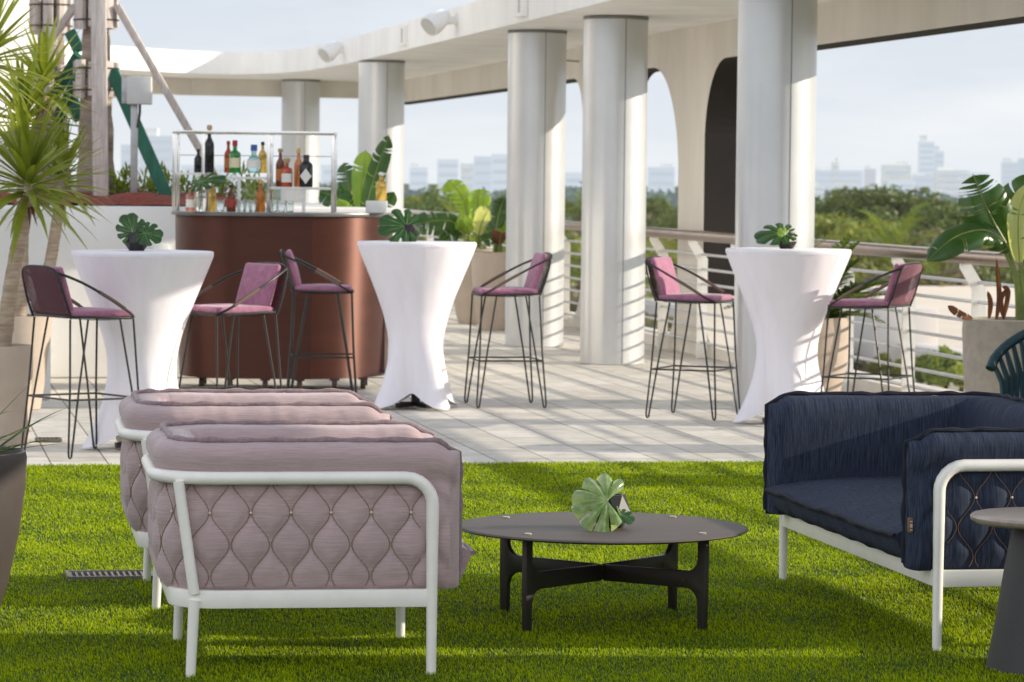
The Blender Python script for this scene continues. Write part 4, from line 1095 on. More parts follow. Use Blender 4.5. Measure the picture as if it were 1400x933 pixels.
def bottle(label, px, ytop, ybot, r, g, cap, lab=None, shape='std', diamond=False, D=BD + .1, group='bottles on and under the rack', capy=None):
    pb = dp(px, ybot, D); h = dp(px, ytop, D).z - pb.z
    zb = {0: CTZ}.get(0)
    # stand it on the surface it belongs to
    surfz = [CTZ + .0005] + [CTZ + z + .0005 for z in shz]
    zb = min(surfz, key=lambda z: abs(z - pb.z)); h = dp(px, ytop, D).z - zb
    t = thing('bottle', label, 'bottle', V(pb.x, D, zb), 0, group)
    r *= 1.18; nk = r * .36
    if shape == 'std': pr = [(r * .9, 0), (r, .008), (r, h * .56), (r * .93, h * .62), (nk * 1.1, h * .74), (nk, h * .80), (nk, h * .88)]
    elif shape == 'round': pr = [(r * .55, 0), (r * .85, h * .10), (r, h * .28), (r * .95, h * .42), (r * .6, h * .56), (nk, h * .62), (nk, h * .78)]
    elif shape == 'square': pr = [(r * .95, 0), (r, .01), (r, h * .58), (r * .9, h * .63), (nk, h * .70), (nk, h * .82)]
    elif shape == 'apothecary': pr = [(r * .92, 0), (r, .01), (r, h * .66), (r * .85, h * .74), (nk * 1.3, h * .80), (nk * 1.2, h * .86)]
    else: pr = [(r * .8, 0), (r * .85, h * .2), (r, h * .5), (r * .8, h * .62), (nk, h * .72), (nk, h * .86)]
    mb = MB(); mb.lathe(pr, 20 if shape != 'square' else 8); mb.build('glass_body', G_[g], t, ang=35)
    zc = pr[-1][1]
    mb = MB(); mb.lathe([(nk * 1.25, zc + .0005), (nk * 1.25, h * .97), (nk * 1.1, h)] if cap != 'cork' else [(nk * .9, zc + .0005), (nk * 1.5, zc + .012), (nk * 1.7, h * .95), (nk * 1.1, h)], 16); mb.build('cap', CAPM[cap], t)
    if lab:
        mb = MB(); z0, z1 = h * .16, h * .46; aw = 1.0
        if diamond:
            vs = [(-.0, -r - .002, h * .10), (r * .85, -r - .002, h * .34), (0, -r - .002, h * .58), (-r * .85, -r - .002, h * .34)]; mb.add(vs, [(0, 1, 2, 3)])
        else:
            mb.grid(9, 2, lambda i, j: ((r + .0012) * math.sin(lerp(-aw, aw, i / 8)), -(r + .0012) * math.cos(lerp(-aw, aw, i / 8)), z0 if j == 0 else z1))
        mb.build('paper_label', LABM[lab], t)
    return t
bottle('green gin bottle with red cap and cream label', 321, 192, 236, .036, 'green', 'red', 'cream', 'square')
bottle('orange red bottle just behind the green bottle', 312, 193, 236, .026, 'red', 'red', 'orange', D=BD + .17)
bottle('round pale teal bottle with blue neck', 347, 198, 236, .046, 'teal', 'blue', 'white', 'round')
bottle('slim amber bottle with a tall black cap right of the round teal bottle', 359, 194, 236, .026, 'gold', 'black', None, D=BD + .17)
bottle('brown whisky bottle at the left of the right hand shelf', 383, 203, 250, .028, 'brown', 'cork', 'orange', D=BD + .14)
bottle('squat amber bottle with white label on the right hand shelf', 392, 216, 250, .036, 'red', 'cork', 'white', 'square', D=BD + .03)
bottle('tall copper orange bottle behind the black bottle', 408, 203, 250, .028, 'orange', 'gold', None, D=BD + .17)
bottle('black bottle with white diamond label', 418.5, 212, 250, .042, 'black', 'black', 'white', 'apothecary', True, D=BD + .03)
bottle('tall dark bottle with red neck and cork above the vase leaf', 286, 171, 236, .030, 'black', 'cork', None, D=BD + .08)
bottle('short black bottle on the small left shelf', 271, 204, 234, .026, 'black', 'black', None, D=BD + .08)
bottle('pink bottle standing on the counter at the left end', 261, 254, 286, .032, 'pink', 'silver', 'white', D=BD - .18)
bottle('amber bottle on the counter right of the leaf vase', 290, 246, 286, .024, 'gold', 'black', None, D=BD - .05)
bottle('dark bottle with red label on the counter under the middle shelf', 316, 253, 286, .028, 'brown', 'black', 'red', D=BD - .12)
bottle('amber bottle lying low under the middle shelf near the post', 356, 246, 286, .030, 'amber', 'gold', None, D=BD - .02)
bottle('small clear bottle at the right end of the counter on the ice box', 521, 234, 287, .034, 'gold', 'silver', None, D=BD + .12)
# glass vase with a monstera leaf on the counter
pv = dp(274, 286, BD - .2); t = thing('glass_vase', 'clear glass vase with a dark monstera leaf on the counter', 'vase', V(pv.x, BD - .2, CTZ + .001), 0)
mb = MB(); mb.lathe([(.035, 0), (.042, .01), (.044, .12), (.036, .17), (.04, .19)], 24, cap1=False); mb.build('glass_body', G_['clear'], t)
mb = MB(); mb.tube([(0, 0, .02), (.01, -.01, .2), (.03, -.03, .26)], .004, 6); mb.build('stem', M['stalk'], t)
mb = MB(); vn = MB(); monstera(mb, vn, (.0, -.04, .21), (.95, -.15, .30), (-.3, -.45, .95), .27, 5, .35, random.Random(3)); lf = mb.build('leaf', M['monstera'], t, ang=180); vn.build('leaf_veins', M['monstera_pale'], lf)
# glasses
for k, px in enumerate((331, 338, 346, 300, 374, 384, 396)):
    pv = dp(px, 286, BD - .15); t = thing('drinking_glass', 'small clear drinking glass standing on the bar counter under the rack shelves', 'glass', V(pv.x, BD - .15 + .06 * (k % 2), CTZ + .001), 0, 'drinking glasses on the bar')
    mb = MB(); mb.lathe([(.022, 0), (.026, .005), (.032, .085), (.030, .085), (.024, .012), (.001, .012)], 20, cap1=False); mb.build('glass_body', G_['clear'], t)
pv = dp(514, 286, BD); t = thing('ice_box', 'clear box of white ice at the right end of the counter', 'ice box', V(pv.x, BD + .12, CTZ + .001), 0)
mb = MB(); mb.box((0, 0, .044), (.155, .16, .088)); mb.build('box', mat('ice_box_clear', (.86, .87, .86), .2, trans=.25), t, bevel=.004)
mb = MB(); mb.box((0, 0, .038), (.135, .14, .06)); mb.build('ice', M['shelf_white'], t, bevel=.01)
for o in bpy.data.objects:      # the decanter stands on the ice box
    if o.get('label', '').startswith('small clear bottle at the right end'):
        o.location.z = CTZ + .0895; o.location.x = dp(521, 280, BD + .12).x; o['label'] = 'gold decanter with silver stopper standing on the ice box'
        o.scale = (1, 1, .68)

# ------------------------------------------------------------------ upholstered seats
def u_path(hx_front, hx_back, hy, rc):
    """plan path of a U: front of the +y arm -> back -> front of the -y arm; returns list of (pos, normal outward, s)"""
    pts = []
    n1 = max(8, int((hx_front + hx_back - rc) / .0085))
    for i in range(n1): pts.append((lerp(hx_front, -hx_back + rc, i / n1), hy, 0.0, 1.0))
    na = max(10, int(rc * PI / 2 / .0085))
    for i in range(na):
        a = PI / 2 * i / na; pts.append((-hx_back + rc - rc * math.sin(a), hy - rc + rc * math.cos(a), -math.sin(a), math.cos(a)))
    n2 = max(8, int(2 * (hy - rc) / .0085))
    for i in range(n2): pts.append((-hx_back, lerp(hy - rc, -hy + rc, i / n2), -1.0, 0.0))
    for i in range(na):
        a = PI / 2 * i / na; pts.append((-hx_back + rc - rc * math.cos(a), -hy + rc - rc * math.sin(a), -math.cos(a), -math.sin(a)))
    for i in range(n1 + 1): pts.append((lerp(-hx_back + rc, hx_front, i / n1), -hy, 0.0, -1.0))
    s = [0.0]
    for i in range(1, len(pts)): s.append(s[-1] + math.hypot(pts[i][0] - pts[i - 1][0], pts[i][1] - pts[i - 1][1]))
    return pts, s

def lounge(name, label, cat, hy, fabric, seatfab, seamm, cordm, loc, rotz, seed, lx=.385, cellw=.125, group=None, tagged=False):
    rs = random.Random(seed)
    t = thing(name, label, cat, loc, rotz, group)
    zr = .617; zf0, zf1 = .212, .268
    # --- white frame
    bb = .475                                     # back bulge of the rail
    rail = [V(lx, hy, .0), V(lx, hy, .30), V(lx, hy, zr - .085)]
    rail += [V(lx - .085 + .085 * math.cos(a), hy, zr - .085 + .085 * math.sin(a)) for a in np.linspace(.2, PI / 2, 6)]
    rr = .19
    rail += [V(-bb + rr - rr * math.sin(a), hy - rr + rr * math.cos(a) , zr) for a in np.linspace(0, PI / 2, 10)]
    rail += [V(p.x, -p.y, p.z) for p in rail[::-1]]
    mb = MB(); mb.tube(rail, [.0155 if p.z < .2 else (.018 if p.z < .5 else .0205) for p in rail], 14); mb.build('rail', M['frame_white'], t)
    for sy in (1, -1):
        mb = MB(); mb.tube([V(-.405, sy * (hy - .012), zr - .01), V(-lx + .03, sy * (hy - .004), zf1 - .01)], .017, 12); mb.build('post', M['frame_white'], t)
        mb = MB(); mb.tube([V(-lx + .03, sy * (hy - .004), zf1 - .03), V(-lx + .02, sy * (hy - .004), 0)], [.018, .0155], 14); mb.build('leg', M['frame_white'], t)
    if hy > .7:
        pass
    lower = [V(x, y, 0) for x, y in rrect(-.43, lx + .012, -hy - .008, hy + .008, .035, 4)]
    low2 = arc((-.43 + .15, hy + .008 - .15), .15, PI / 2, PI, 8) + arc((-.43 + .15, -hy - .008 + .15), .15, PI, 1.5 * PI, 8) + arc((lx + .012 - .02, -hy - .008 + .02), .02, 1.5 * PI, 2 * PI, 4) + arc((lx + .012 - .02, hy + .008 - .02), .02, 0, PI / 2, 4)
    mb = MB(); k = len(low2)
    cx, cy = -.02, 0
    def low(i, j):
        x, y = low2[i]; 
        inn = j in (2, 3)
        if inn: x = cx + (x - cx) * (1 - .028 / max(.2, abs(x - cx))); y = y * (1 - .028 / max(.2, abs(y)))
        return (x, y, zf0 if j in (0, 3) else zf1)
    mb.grid(k, 4, low, closeu=True, closev=True); mb.build('base_frame', M['frame_white'], t, bevel=.004)
    mb = MB(); mb.prism([(x * .97, y * .985) for x, y in low2], zf1 - .022, zf1 - .010); mb.build('seat_deck', M['frame_white'], t, smooth=False)
    # --- padded shell
    hyo = hy - .024; fx = lx + .055
    pts, S = u_path(fx, .452, hyo, .17); npt = len(pts); Ltot = S[-1]
    z0, z1 = .272, .592
    half = .10
    def cord_u(k, z): return k * cellw / 2 + (cellw / 4 - .003) * math.cos(PI * (z - .508) / half + k * PI)
    uoff = (Ltot / 2) % (cellw / 2)
    def quilt(s, z):
        if z < z0 - .02 or z > z1 + .01: return 0
        d = 9
        kk = (s - uoff) / (cellw / 2)
        for k in range(int(math.floor(kk)) - 1, int(math.floor(kk)) + 3): d = min(d, abs(s - uoff - cord_u(k, z)))
        edge = min(1, max(0, (z - z0 + .0) / .05)) * min(1, max(0, (z1 + .005 - z) / .04))
        return (1 - math.exp(-(d / .021) ** 1.4)) * .019 * (.35 + .65 * edge)
    prof = [(-.02, .262), (-.010, z0)]
    for i in range(1, 27): prof.append((-.006 + .012 * math.sin(PI * i / 27), lerp(z0, z1, i / 27)))
    prof += [(-.006, .600), (.004, .618), (.016, .636), (.025, .656), (.0275, .676), (.024, .694), (.014, .708), (-.002, .7185), (-.018, .724), (-.030, .7255), (-.042, .725),
             (-.075, .722), (-.108, .716), (-.124, .699), (-.136, .672), (-.143, .63), (-.144, .56), (-.140, .48), (-.134, .42), (-.130, .36), (-.127, .30), (-.118, .27)]
    PV = len(prof)
    vl = [0.0]
    for i in range(1, PV): vl.append(vl[-1] + math.hypot(prof[i][0] - prof[i - 1][0], prof[i][1] - prof[i - 1][1]))
    ph = [rs.uniform(0, 6.28) for _ in range(8)]
    def wob(s, z):       # soft unevenness of the stuffing and puckers by the piping
        a = .0022 * math.sin(7 * s + ph[0]) + .0012 * math.sin(17 * s + ph[1] + 5 * z)
        pk = math.exp(-((z - .70) / .035) ** 2) * (.0009 * math.sin(62 * s + ph[2] + 2 * math.sin(9 * s)) + .0007 * math.sin(101 * s + ph[3]))
        return (a * (z > .6)) + pk
    mb = MB(); uv = []
    cen = (-.055, .5)
    caps = [(-.0, 1.0)]
    rows = []
    def shell_row(ip, dx, shrink):
        x, y, nx, ny = pts[ip]; s = S[ip]; row = []
        dr = min(s, Ltot - s); drop = .026 * max(0, 1 - dr / .055) ** 2
        for (o, z) in prof:
            z -= drop * max(0, min(1, (z - .5) / .2))
            oo = cen[0] + (o - cen[0]) * shrink; zz = cen[1] + (z - cen[1]) * (1 - (1 - shrink) * .05)
            if shrink == 1.0: oo += quilt(s, z) if o > -.03 and z < .62 else 0
            oo += wob(s, z) * (1 if o > -.06 else -1) * .8
            zz += wob(s * 1.3 + 2, z) * .5 * (z > .7)
            row.append((x + nx * oo + dx, y + ny * oo, zz))
        return row
    for dx, sh in ((.040, .03), (.0385, .22), (.034, .46), (.026, .70), (.015, .88), (.006, .97)): rows.append((shell_row(0, dx, sh), -dx * 1.0))
    for i in range(npt): rows.append((shell_row(i, 0, 1.0), S[i]))
    for dx, sh in ((.006, .97), (.015, .88), (.026, .70), (.034, .46), (.0385, .22), (.040, .03)): rows.append((shell_row(npt - 1, dx, sh), Ltot + dx))
    for r_, s in rows:
        for j, p in enumerate(r_): mb.v.append(p); uv.append((s, vl[j]))
    nr = len(rows)
    for i in range(nr - 1):
        for j in range(PV - 1): mb.f.append((i * PV + j, i * PV + j + 1, (i + 1) * PV + j + 1, (i + 1) * PV + j))
    for e in (0, nr - 1): mb.f.append(tuple(e * PV + j for j in range(PV)))
    sh = mb.build('padded_shell', fabric, t, ang=70, uvs=uv)
    # piping along the top edges and round the arm fronts
    pm = MB()
    def pp(i, o, z, dx=0):
        x, y, nx, ny = pts[i]; s = S[i]; z -= .026 * max(0, 1 - min(s, Ltot - s) / .055) ** 2 * max(0, min(1, (z - .5) / .2)); oo = o + wob(s, z) * 1.4 * (1 if o > -.06 else -1)
        return V(x + nx * oo + dx, y + ny * oo, z + .0015 * math.sin(33 * s + ph[5]) + .001 * math.sin(71 * s))
    st = 2
    idx = list(range(0, npt, st))
    if idx[-1] != npt - 1: idx.append(npt - 1)
    down = [lerp(.712, .285, q / 22) for q in range(23)]
    crest = [pp(0, -.055, z, .041 + .0018 * math.sin(z * 58 + ph[6])) for z in down[::-1]]
    crest += [pp(i, -.028, .7305) for i in idx]
    crest += [pp(npt - 1, -.055, z, .041 + .0018 * math.sin(z * 63 + ph[7])) for z in down]
    pm.tube(crest, [.0088 + .0020 * math.sin(i * .9) for i in range(len(crest))], 8)
    pm.build('piping', seamm, sh)
    # --- ogee cord netting over the quilted outside
    nm = MB(); bd = MB()
    def on_path(s):
        s = max(0, min(Ltot - 1e-6, s)); i = min(npt - 2, int(np.searchsorted(S, s) - 1 if s > 0 else 0)); i = max(0, i)
        f = (s - S[i]) / max(1e-9, S[i + 1] - S[i]); a, b_ = pts[i], pts[i + 1]
        return [lerp(a[q], b_[q], f) for q in range(4)]
    kmax = int(Ltot / (cellw / 2)) + 1
    for k in range(-1, kmax):
        line = []
        for q in range(29):
            z = lerp(z0 + .004, z1 + .006, q / 28); s = uoff + cord_u(k, z)
            if .085 < s < Ltot - .085:
                x, y, nx, ny = on_path(s); o = -.006 + .012 * math.sin(PI * (z - z0) / (z1 - z0)) + .0035
                line.append(V(x + nx * o, y + ny * o, z))
        if len(line) > 3: nm.tube(line, .0013, 5)
        s = uoff + cord_u(k, .508)
        if k % 2 == 0 and .09 < s < Ltot - .09:
            x, y, nx, ny = on_path(s + .003); o = .0125
            bd.lathe([(.0012, -.0042), (.0042, -.002), (.0042, .002), (.0012, .0042)], 8, (x + nx * o, y + ny * o, .508))
    net = nm.build('cord_netting', cordm, sh); bd.build('beads', M['bead'], net)
    # --- seat cushion
    sx0, sx1 = -.33, fx + (.085 if hy < .7 else .045); sw = 2 * (hyo - .125)
    sc_ = MB(); n0 = 40; n1 = max(24, int(sw / .03)); suv = []
    def seat(i, j):
        # closed profile i around x-z, j along y
        v_ = 2 * j / (n1 - 1) - 1
        y = v_ * sw / 2
        prof_s = [(sx0, .30), (sx0, .40), (sx0 + .1, .408), (.0, .418), (.2, .416), (.36, .404), (sx1 - .025, .386), (sx1 + .0, .372), (sx1 + .008, .362), (sx1 - .002, .35), (sx1 - .008, .33), (sx1 - .02, .30), (sx1 - .05, .278), (.2, .272), (0, .272), (sx0, .272)]
        q = i / (n0 - 1) * (len(prof_s) - 1); a = min(len(prof_s) - 2, int(q)); f = q - a
        x = lerp(prof_s[a][0], prof_s[a + 1][0], f); z = lerp(prof_s[a][1], prof_s[a + 1][1], f)
        if z > .3: z += .018 * (1 - v_ ** 4) * min(1, max(0, (sx1 - x) / .15)) + .003 * math.sin(y * 9 + x * 6 + ph[4])
        if x > sx1 - .06: x += .002 * math.sin(y * 31 + ph[1]) + .0015 * math.sin(y * 57); z += .002 * math.sin(y * 24 + ph[2])
        return (x, y, z)
    sc_.grid(n0, n1, seat); suv = [(seat(i, j)[1], i / n0 * 1.9) for i in range(n0) for j in range(n1)]
    for e in (0, n1 - 1): sc_.f.append(tuple(i * n1 + e for i in range(n0)))
    so_ = sc_.build('seat_cushion', seatfab, t, ang=70, uvs=suv)
    sp = MB(); ii = round(7.6 / 15 * (n0 - 1)); sp.tube([V(*seat(ii, j)) + V(.004, 0, .002) for j in range(n1)], .0085, 8)
    sp.build('piping', seamm, so_)
    if tagged:
        mb = MB(); mb.box((fx + .030, hyo - .025, .415), (.012, .034, .05)); g = mb.build('leather_tag', M['leather'], t, bevel=.002)
        mb = MB()
        mb.box((fx + .030, hyo - .0075, .428), (.008, .0012, .005)); mb.box((fx + .030, hyo - .0075, .414), (.008, .0012, .012)); mb.box((fx + .030, hyo - .0075, .40), (.008, .0012, .004)); mb.build('stamp', M['tag_mark'], g, smooth=False)
    return t
lounge('armchair', 'mauve armchair with white frame and gold netting, nearest on the lawn', 'armchair', .42, M['mauve'], M['mauve'], M['mauve_seam'], M['cord_gold'], (-.685, 10.82, 0), R(8.5), 1, group='mauve lounge armchairs')
lounge('armchair', 'mauve armchair half hidden behind the nearer matching armchair', 'armchair', .42, M['mauve'], M['mauve'], M['mauve_seam'], M['cord_gold'], (-.965, 12.45, 0), R(8.5), 2, group='mauve lounge armchairs')
lounge('sofa', 'navy blue two seat sofa with white tube frame and copper netting', 'sofa', .985, M['navy'], M['navy_seat'], M['navy_seam'], M['cord_copper'], (1.622, 12.15, 0), R(190.4), 3, lx=.385, tagged=True)

# ------------------------------------------------------------------ coffee table
CTT = thing('coffee_table', 'low round dark brown coffee table on crossed legs in the middle of the lawn', 'coffee table', CT, R(7.7))
mb = MB(); mb.lathe([(.48, .322), (.505, .3265), (.512, .331), (.509, .3355), (.50, .337)], 120); mb.build('tabletop', M['table_brown'], CTT, ang=50)
outl = []   # leg blade with half beam, (r, z)
leg_o = [(.432, 0), (.436, .14), (.436, .318), (.400, .318), (.400, .252)]
leg_o += [(.400 - .046 + .046 * math.cos(a), .252 - .046 * math.sin(a)) for a in np.linspace(0, PI / 2, 7)][1:]
leg_o += [(.2, .204), (.0, .202), (.0, .145), (.2, .146), (.352, .146)]
leg_o += [(.352 + .048 * math.sin(a), .146 - .048 + .048 * math.cos(a)) for a in np.linspace(0, PI / 2, 7)][1:]
leg_o += [(.402, 0)]
DIA = [(-.30, -.28), (.30, -.28), (.30, .28), (-.30, .28)]
for i, (x, y) in enumerate(DIA):
    a = math.atan2(y, x)
    mb = MB(); k = len(leg_o); th = .011
    lo = [(max(r_, .0116), z) for r_, z in leg_o]
    o = mb.add([(r_, -th, z) for r_, z in lo] + [(r_, th, z) for r_, z in lo], [tuple(range(k)), tuple(range(k, 2 * k))[::-1]] + [(j, j + k, (j + 1) % k + k, (j + 1) % k) for j in range(k)])
    mb.xf(o, Matrix.Rotation(a, 4, 'Z')); lg = mb.build('leg', M['table_leg'], CTT, bevel=.004)
    mb = MB(); mb.tube([((.345) * math.cos(a) + .0113 * math.sin(a) * s_, .345 * math.sin(a) - .0113 * math.cos(a) * s_, .175) for s_ in (1, 1.2)], .007, 10); mb.build('bolt', M['rubber'], lg)
    mb = MB(); mb.lathe([(.013, .3372), (.013, .341), (.010, .3425)], 16, (.415 * math.cos(a), .415 * math.sin(a), 0)); mb.build('brass_stud', M['brass'], CTT)

# ------------------------------------------------------------------ side table, teal chair, grates
p = gp(1432, 916)
t = thing('side_table', 'small round side table with pale stone top on a charcoal cone base', 'side table', p, 0)
mb = MB(); mb.lathe([(.19, 0), (.196, .006), (.175, .12), (.150, .28), (.125, .43), (.118, .468)], 56); mb.build('base', M['black_cone'], t)
mb = MB(); mb.lathe([(.235, .470), (.252, .480), (.254, .490), (.248, .497), (.240, .499)], 72); mb.build('tabletop', M['stone_top'], t, ang=50)

b = gpxy(1432, 17.4)
t = thing('rope_chair', 'dark teal woven rope chair at the right edge behind the sofa', 'chair', b, R(200))
mb = MB(); NB = 30
def trail(q):    # back rail: angle -150..150
    a = lerp(R(62), R(298), q); return V(.33 * math.cos(a) * 1.0, .36 * math.sin(a), .58 + .29 * math.sin(PI * q) ** .7)
def brail(q):
    a = lerp(R(62), R(298), q); return V(.25 * math.cos(a), .27 * math.sin(a), .40)
mb.tube([trail(i / 40) for i in range(41)], .027, 10); mb.tube([brail(i / 40) for i in range(41)], .014, 10)
mb.build('frame', M['teal_rope'], t)
mb = MB()
for i in range(NB):
    for dq in (-.016, .016):
        q = (i + .5) / NB; q2 = min(1, max(0, q + dq))
        mb.tube([trail(q), trail(q).lerp(brail(q2), .5) + V(-.02, 0, 0), brail(q2)], .0115, 7)
mb.build('rope_back', M['teal_rope'], t)
mb = MB(); mb.lathe([(.10, .37), (.27, .385), (.275, .41), (.2, .425), (.01, .43)], 32); mb.build('seat', M['teal_rope'], t)
for sx in (1, -1):
    for sy in (1, -1):
        mb = MB(); mb.tube([(sx * .2, sy * .2, .38), (sx * .25, sy * .25, 0)], .014, 10); mb.build('leg', M['stool_metal'], t)

def grate(label, p, L, W_, z):
    t = thing('drain_grate', label, 'drain grate', V(p.x, p.y, z), YAW, 'drain grates in the floor')
    mb = MB()
    for s_ in (1, -1): mb.box((0, s_ * W_ / 2, .008), (L, .012, .016))
    for s_ in (1, -1): mb.box((s_ * L / 2, 0, .008), (.012, W_ - .0125, .016))
    mb.build('frame', M['grate'], t, smooth=False)
    mb = MB(); k = int(L / .022)
    for i in range(k): mb.box((-L / 2 + (i + .5) * L / k, 0, .006), (.009, W_ - .016, .012))
    mb.build('bars', M['grate'], t, smooth=False)
    mb = MB(); mb.box((0, 0, .0015), (L - .014, W_ - .014, .002)); mb.build('tray', M['strap'], t, smooth=False)
grate('rectangular metal drain grate set into the lawn left of the armchairs', gp(150, 790), .32, .20, .0015)
grate('small metal drain grate in the paving beside the leftmost stool', gp(66, 603), .14, .14, .0005)

# ------------------------------------------------------------------ land, roofs, trees, city
mb = MB(); mb.add([(-6000, -200, 0), (6000, -200, 0), (6000, 9000, 0), (-6000, 9000, 0)], [(0, 1, 2, 3)])
M['land'] = mat('land', (0.05, 0.075, 0.03), 0.95, col2=(0.10, 0.12, 0.06), vscale=.03)
o = mb.build('ground', M['land'], smooth=False, loc=(0, 0, GZ)); struct(o)
t = thing('hotel_podium', 'white lower storeys under the terrace', 'building', (0, 0, 0), YAW)
mb = MB(); mb.box((-2.4, 26, (GZ - .56) / 2), (19.4, 51.8, -GZ - .56)); mb.build('wall', M['white_wall'], t, smooth=False)

# low flat roofed neighbour
M['cream_roof'] = mat('cream_roof', (0.82, 0.70, 0.55), 0.85, var=0.06, vscale=.4, bump=.1, bscale=4)
M['cream_wall'] = mat('cream_wall', (0.62, 0.58, 0.55), 0.85, var=0.05, vscale=.4)
M['window_dark'] = mat('window_dark', (0.05, 0.06, 0.07), 0.15)
t = thing('low_building', 'cream flat roofed low building beyond the railing at right', 'building', (0, 0, 0), YAW)
zr = -3.2
def rb_(b0, b1, a0, a1, z0, z1, name, m):
    mb = MB(); mb.box(((b0 + b1) / 2, (a0 + a1) / 2, (z0 + z1) / 2), (b1 - b0, a1 - a0, z1 - z0)); return mb.build(name, m, t, bevel=.03)
k9 = lambda px, a: a * ((px - 700) / F * CB + SB) / (CB - (px - 700) / F * SB)   # b on a column at distance a
bL = k9(1010, 100)
rb_(bL, bL + 60, 60, 150, GZ, zr, 'block', M['cream_roof'])
rb_(bL + .2, bL + 1.0, 60.5, 149.4, zr + .003, zr + .6, 'parapet', M['cream_wall'])
rb_(k9(1195, 84), k9(1283, 84), 84, 92, zr + .003, zr + 1.5, 'roof_plant_room', M['cream_wall'])

# tree meshes
M['tree_a'] = leaf_mat('tree_leaf_a', (0.040, 0.070, 0.012), (0.125, 0.155, 0.026), .6, .15, .35, objrand=.40)
M['tree_b'] = leaf_mat('tree_leaf_b', (0.075, 0.11, 0.012), (0.24, 0.25, 0.028), .6, .2, .4, objrand=.40)
M['tree_c'] = leaf_mat('tree_leaf_c', (0.085, 0.085, 0.034), (0.20, 0.165, 0.07), .6, .15, .4, objrand=.35)
M['tree_palm'] = leaf_mat('tree_palm_leaf', (0.06, 0.10, 0.012), (0.22, 0.25, 0.025), .5, .3, .6, objrand=.4)
for k_ in ('tree_a', 'tree_b', 'tree_c', 'tree_palm'): add_haze(M[k_], .035, (.55, .60, .52))
def crown_mesh(seed, rx, rz, ncl, per, size):
    """leaf faces spread over many leafy clumps, each face turned roughly outward from its clump"""
    rg = np.random.default_rng(seed)
    cen = rg.normal(0, 1, (ncl, 3)); cen /= np.linalg.norm(cen, axis=1)[:, None]; cen[:, 2] = np.abs(cen[:, 2]) * 1.05 - .3
    cen *= (rg.uniform(.35, 1.0, ncl) ** .5)[:, None]; cr_ = rg.uniform(.16, .36, ncl)
    d = rg.normal(0, 1, (ncl * per, 3)); d /= np.linalg.norm(d, axis=1)[:, None]
    rad = np.repeat(cr_, per)[:, None] * (rg.uniform(.55, 1.12, ncl * per) ** .6)[:, None]
    P = (np.repeat(cen, per, 0) + d * rad) * np.array([rx, rx, rz]); N = len(P)
    nn = d + rg.normal(0, .45, (N, 3)); nn /= np.linalg.norm(nn, axis=1)[:, None]
    a = np.cross(nn, rg.normal(0, 1, (N, 3))); a /= np.linalg.norm(a, axis=1)[:, None]; b_ = np.cross(nn, a)
    s = (size * rg.uniform(.6, 1.4, N))[:, None]
    v = np.stack([P - a * s, P + b_ * s * .6, P + a * s, P - b_ * s * .6], 1).reshape(-1, 3)
    me = bpy.data.meshes.new('crown'); f = np.arange(N * 4).reshape(-1, 4)
    me.from_pydata(v.tolist(), [], f.tolist()); return me
def tree(name, label, seed, rx, rz, hz_, m, ncl=40, per=130, size=.21, group=None):
    t = thing(name, label, 'tree', (0, 0, 0), 0, group)
    me = crown_mesh(seed, rx, rz, ncl, per, size); me.materials.append(m); c = bpy.data.objects.new('crown', me); COL.objects.link(c); c.parent = t; c.location = (0, 0, hz_)
    mb = MB(); rs = random.Random(seed); mb.tube([(0, 0, 0), (.1, .05, hz_ * .5), (.0, .1, hz_)], [.32, .24, .14], 9)
    for q in range(7):
        a = rs.uniform(0, 6.28); mb.tube([(.05, .05, hz_ * rs.uniform(.5, .8)), (math.cos(a) * rx * .4, math.sin(a) * rx * .4, hz_ + rz * .2), (math.cos(a) * rx * .75, math.sin(a) * rx * .75, hz_ + rz * .45)], [.14, .09, .03], 6)
    mb.build('trunk', M['bark'], t); return t
G2 = 'trees in the park beyond the railing'
LAB = ['dense dark green broad tree in the park beyond the railing', 'lighter green rounded tree in the park beyond the railing', 'olive brown tree in the park beyond the railing', 'feathery yellow green palm among the park trees']
protos = [tree('broad_tree', LAB[0], 11, 4.6, 3.6, 7.5, M['tree_a']), tree('broad_tree', LAB[0], 12, 5.2, 3.2, 7.0, M['tree_a']), tree('round_tree', LAB[1], 13, 3.6, 3.6, 7.0, M['tree_b']),
          tree('round_tree', LAB[1], 14, 4.2, 3.0, 6.5, M['tree_b']), tree('olive_tree', LAB[2], 15, 4.0, 3.0, 6.5, M['tree_c'])]
def palm_far(seed):
    t = thing('park_palm', LAB[3], 'palm tree', (0, 0, 0), 0); rs = random.Random(seed)
    mb = MB(); mb.tube([(0, 0, 0), (.2, 0, 4), (.1, 0, 8)], [.22, .16, .12], 9); mb.build('trunk', M['bark'], t)
    mb = MB(); 
    for k in range(22):
        a = k * 2.4; e = 1.2 - .09 * k
        frond(mb, None, (.1, 0, 8), (math.cos(a) * math.cos(e), math.sin(a) * math.cos(e), math.sin(e)), 2.7, 24, .95, .10, 1.3, .2, rs)
    mb.build('crown', M['tree_palm'], t, ang=180); return t
protos.append(palm_far(5))
HT = [11.1, 10.2, 10.6, 9.5, 9.5, 9.2]       # rough overall heights
KIND = ['dark', 'dark', 'light', 'light', 'olive', 'palm']
GRPK = {'dark': 'dark green park trees', 'light': 'light green park trees', 'olive': 'olive brown park trees', 'palm': 'palms among the park trees'}
used = set()
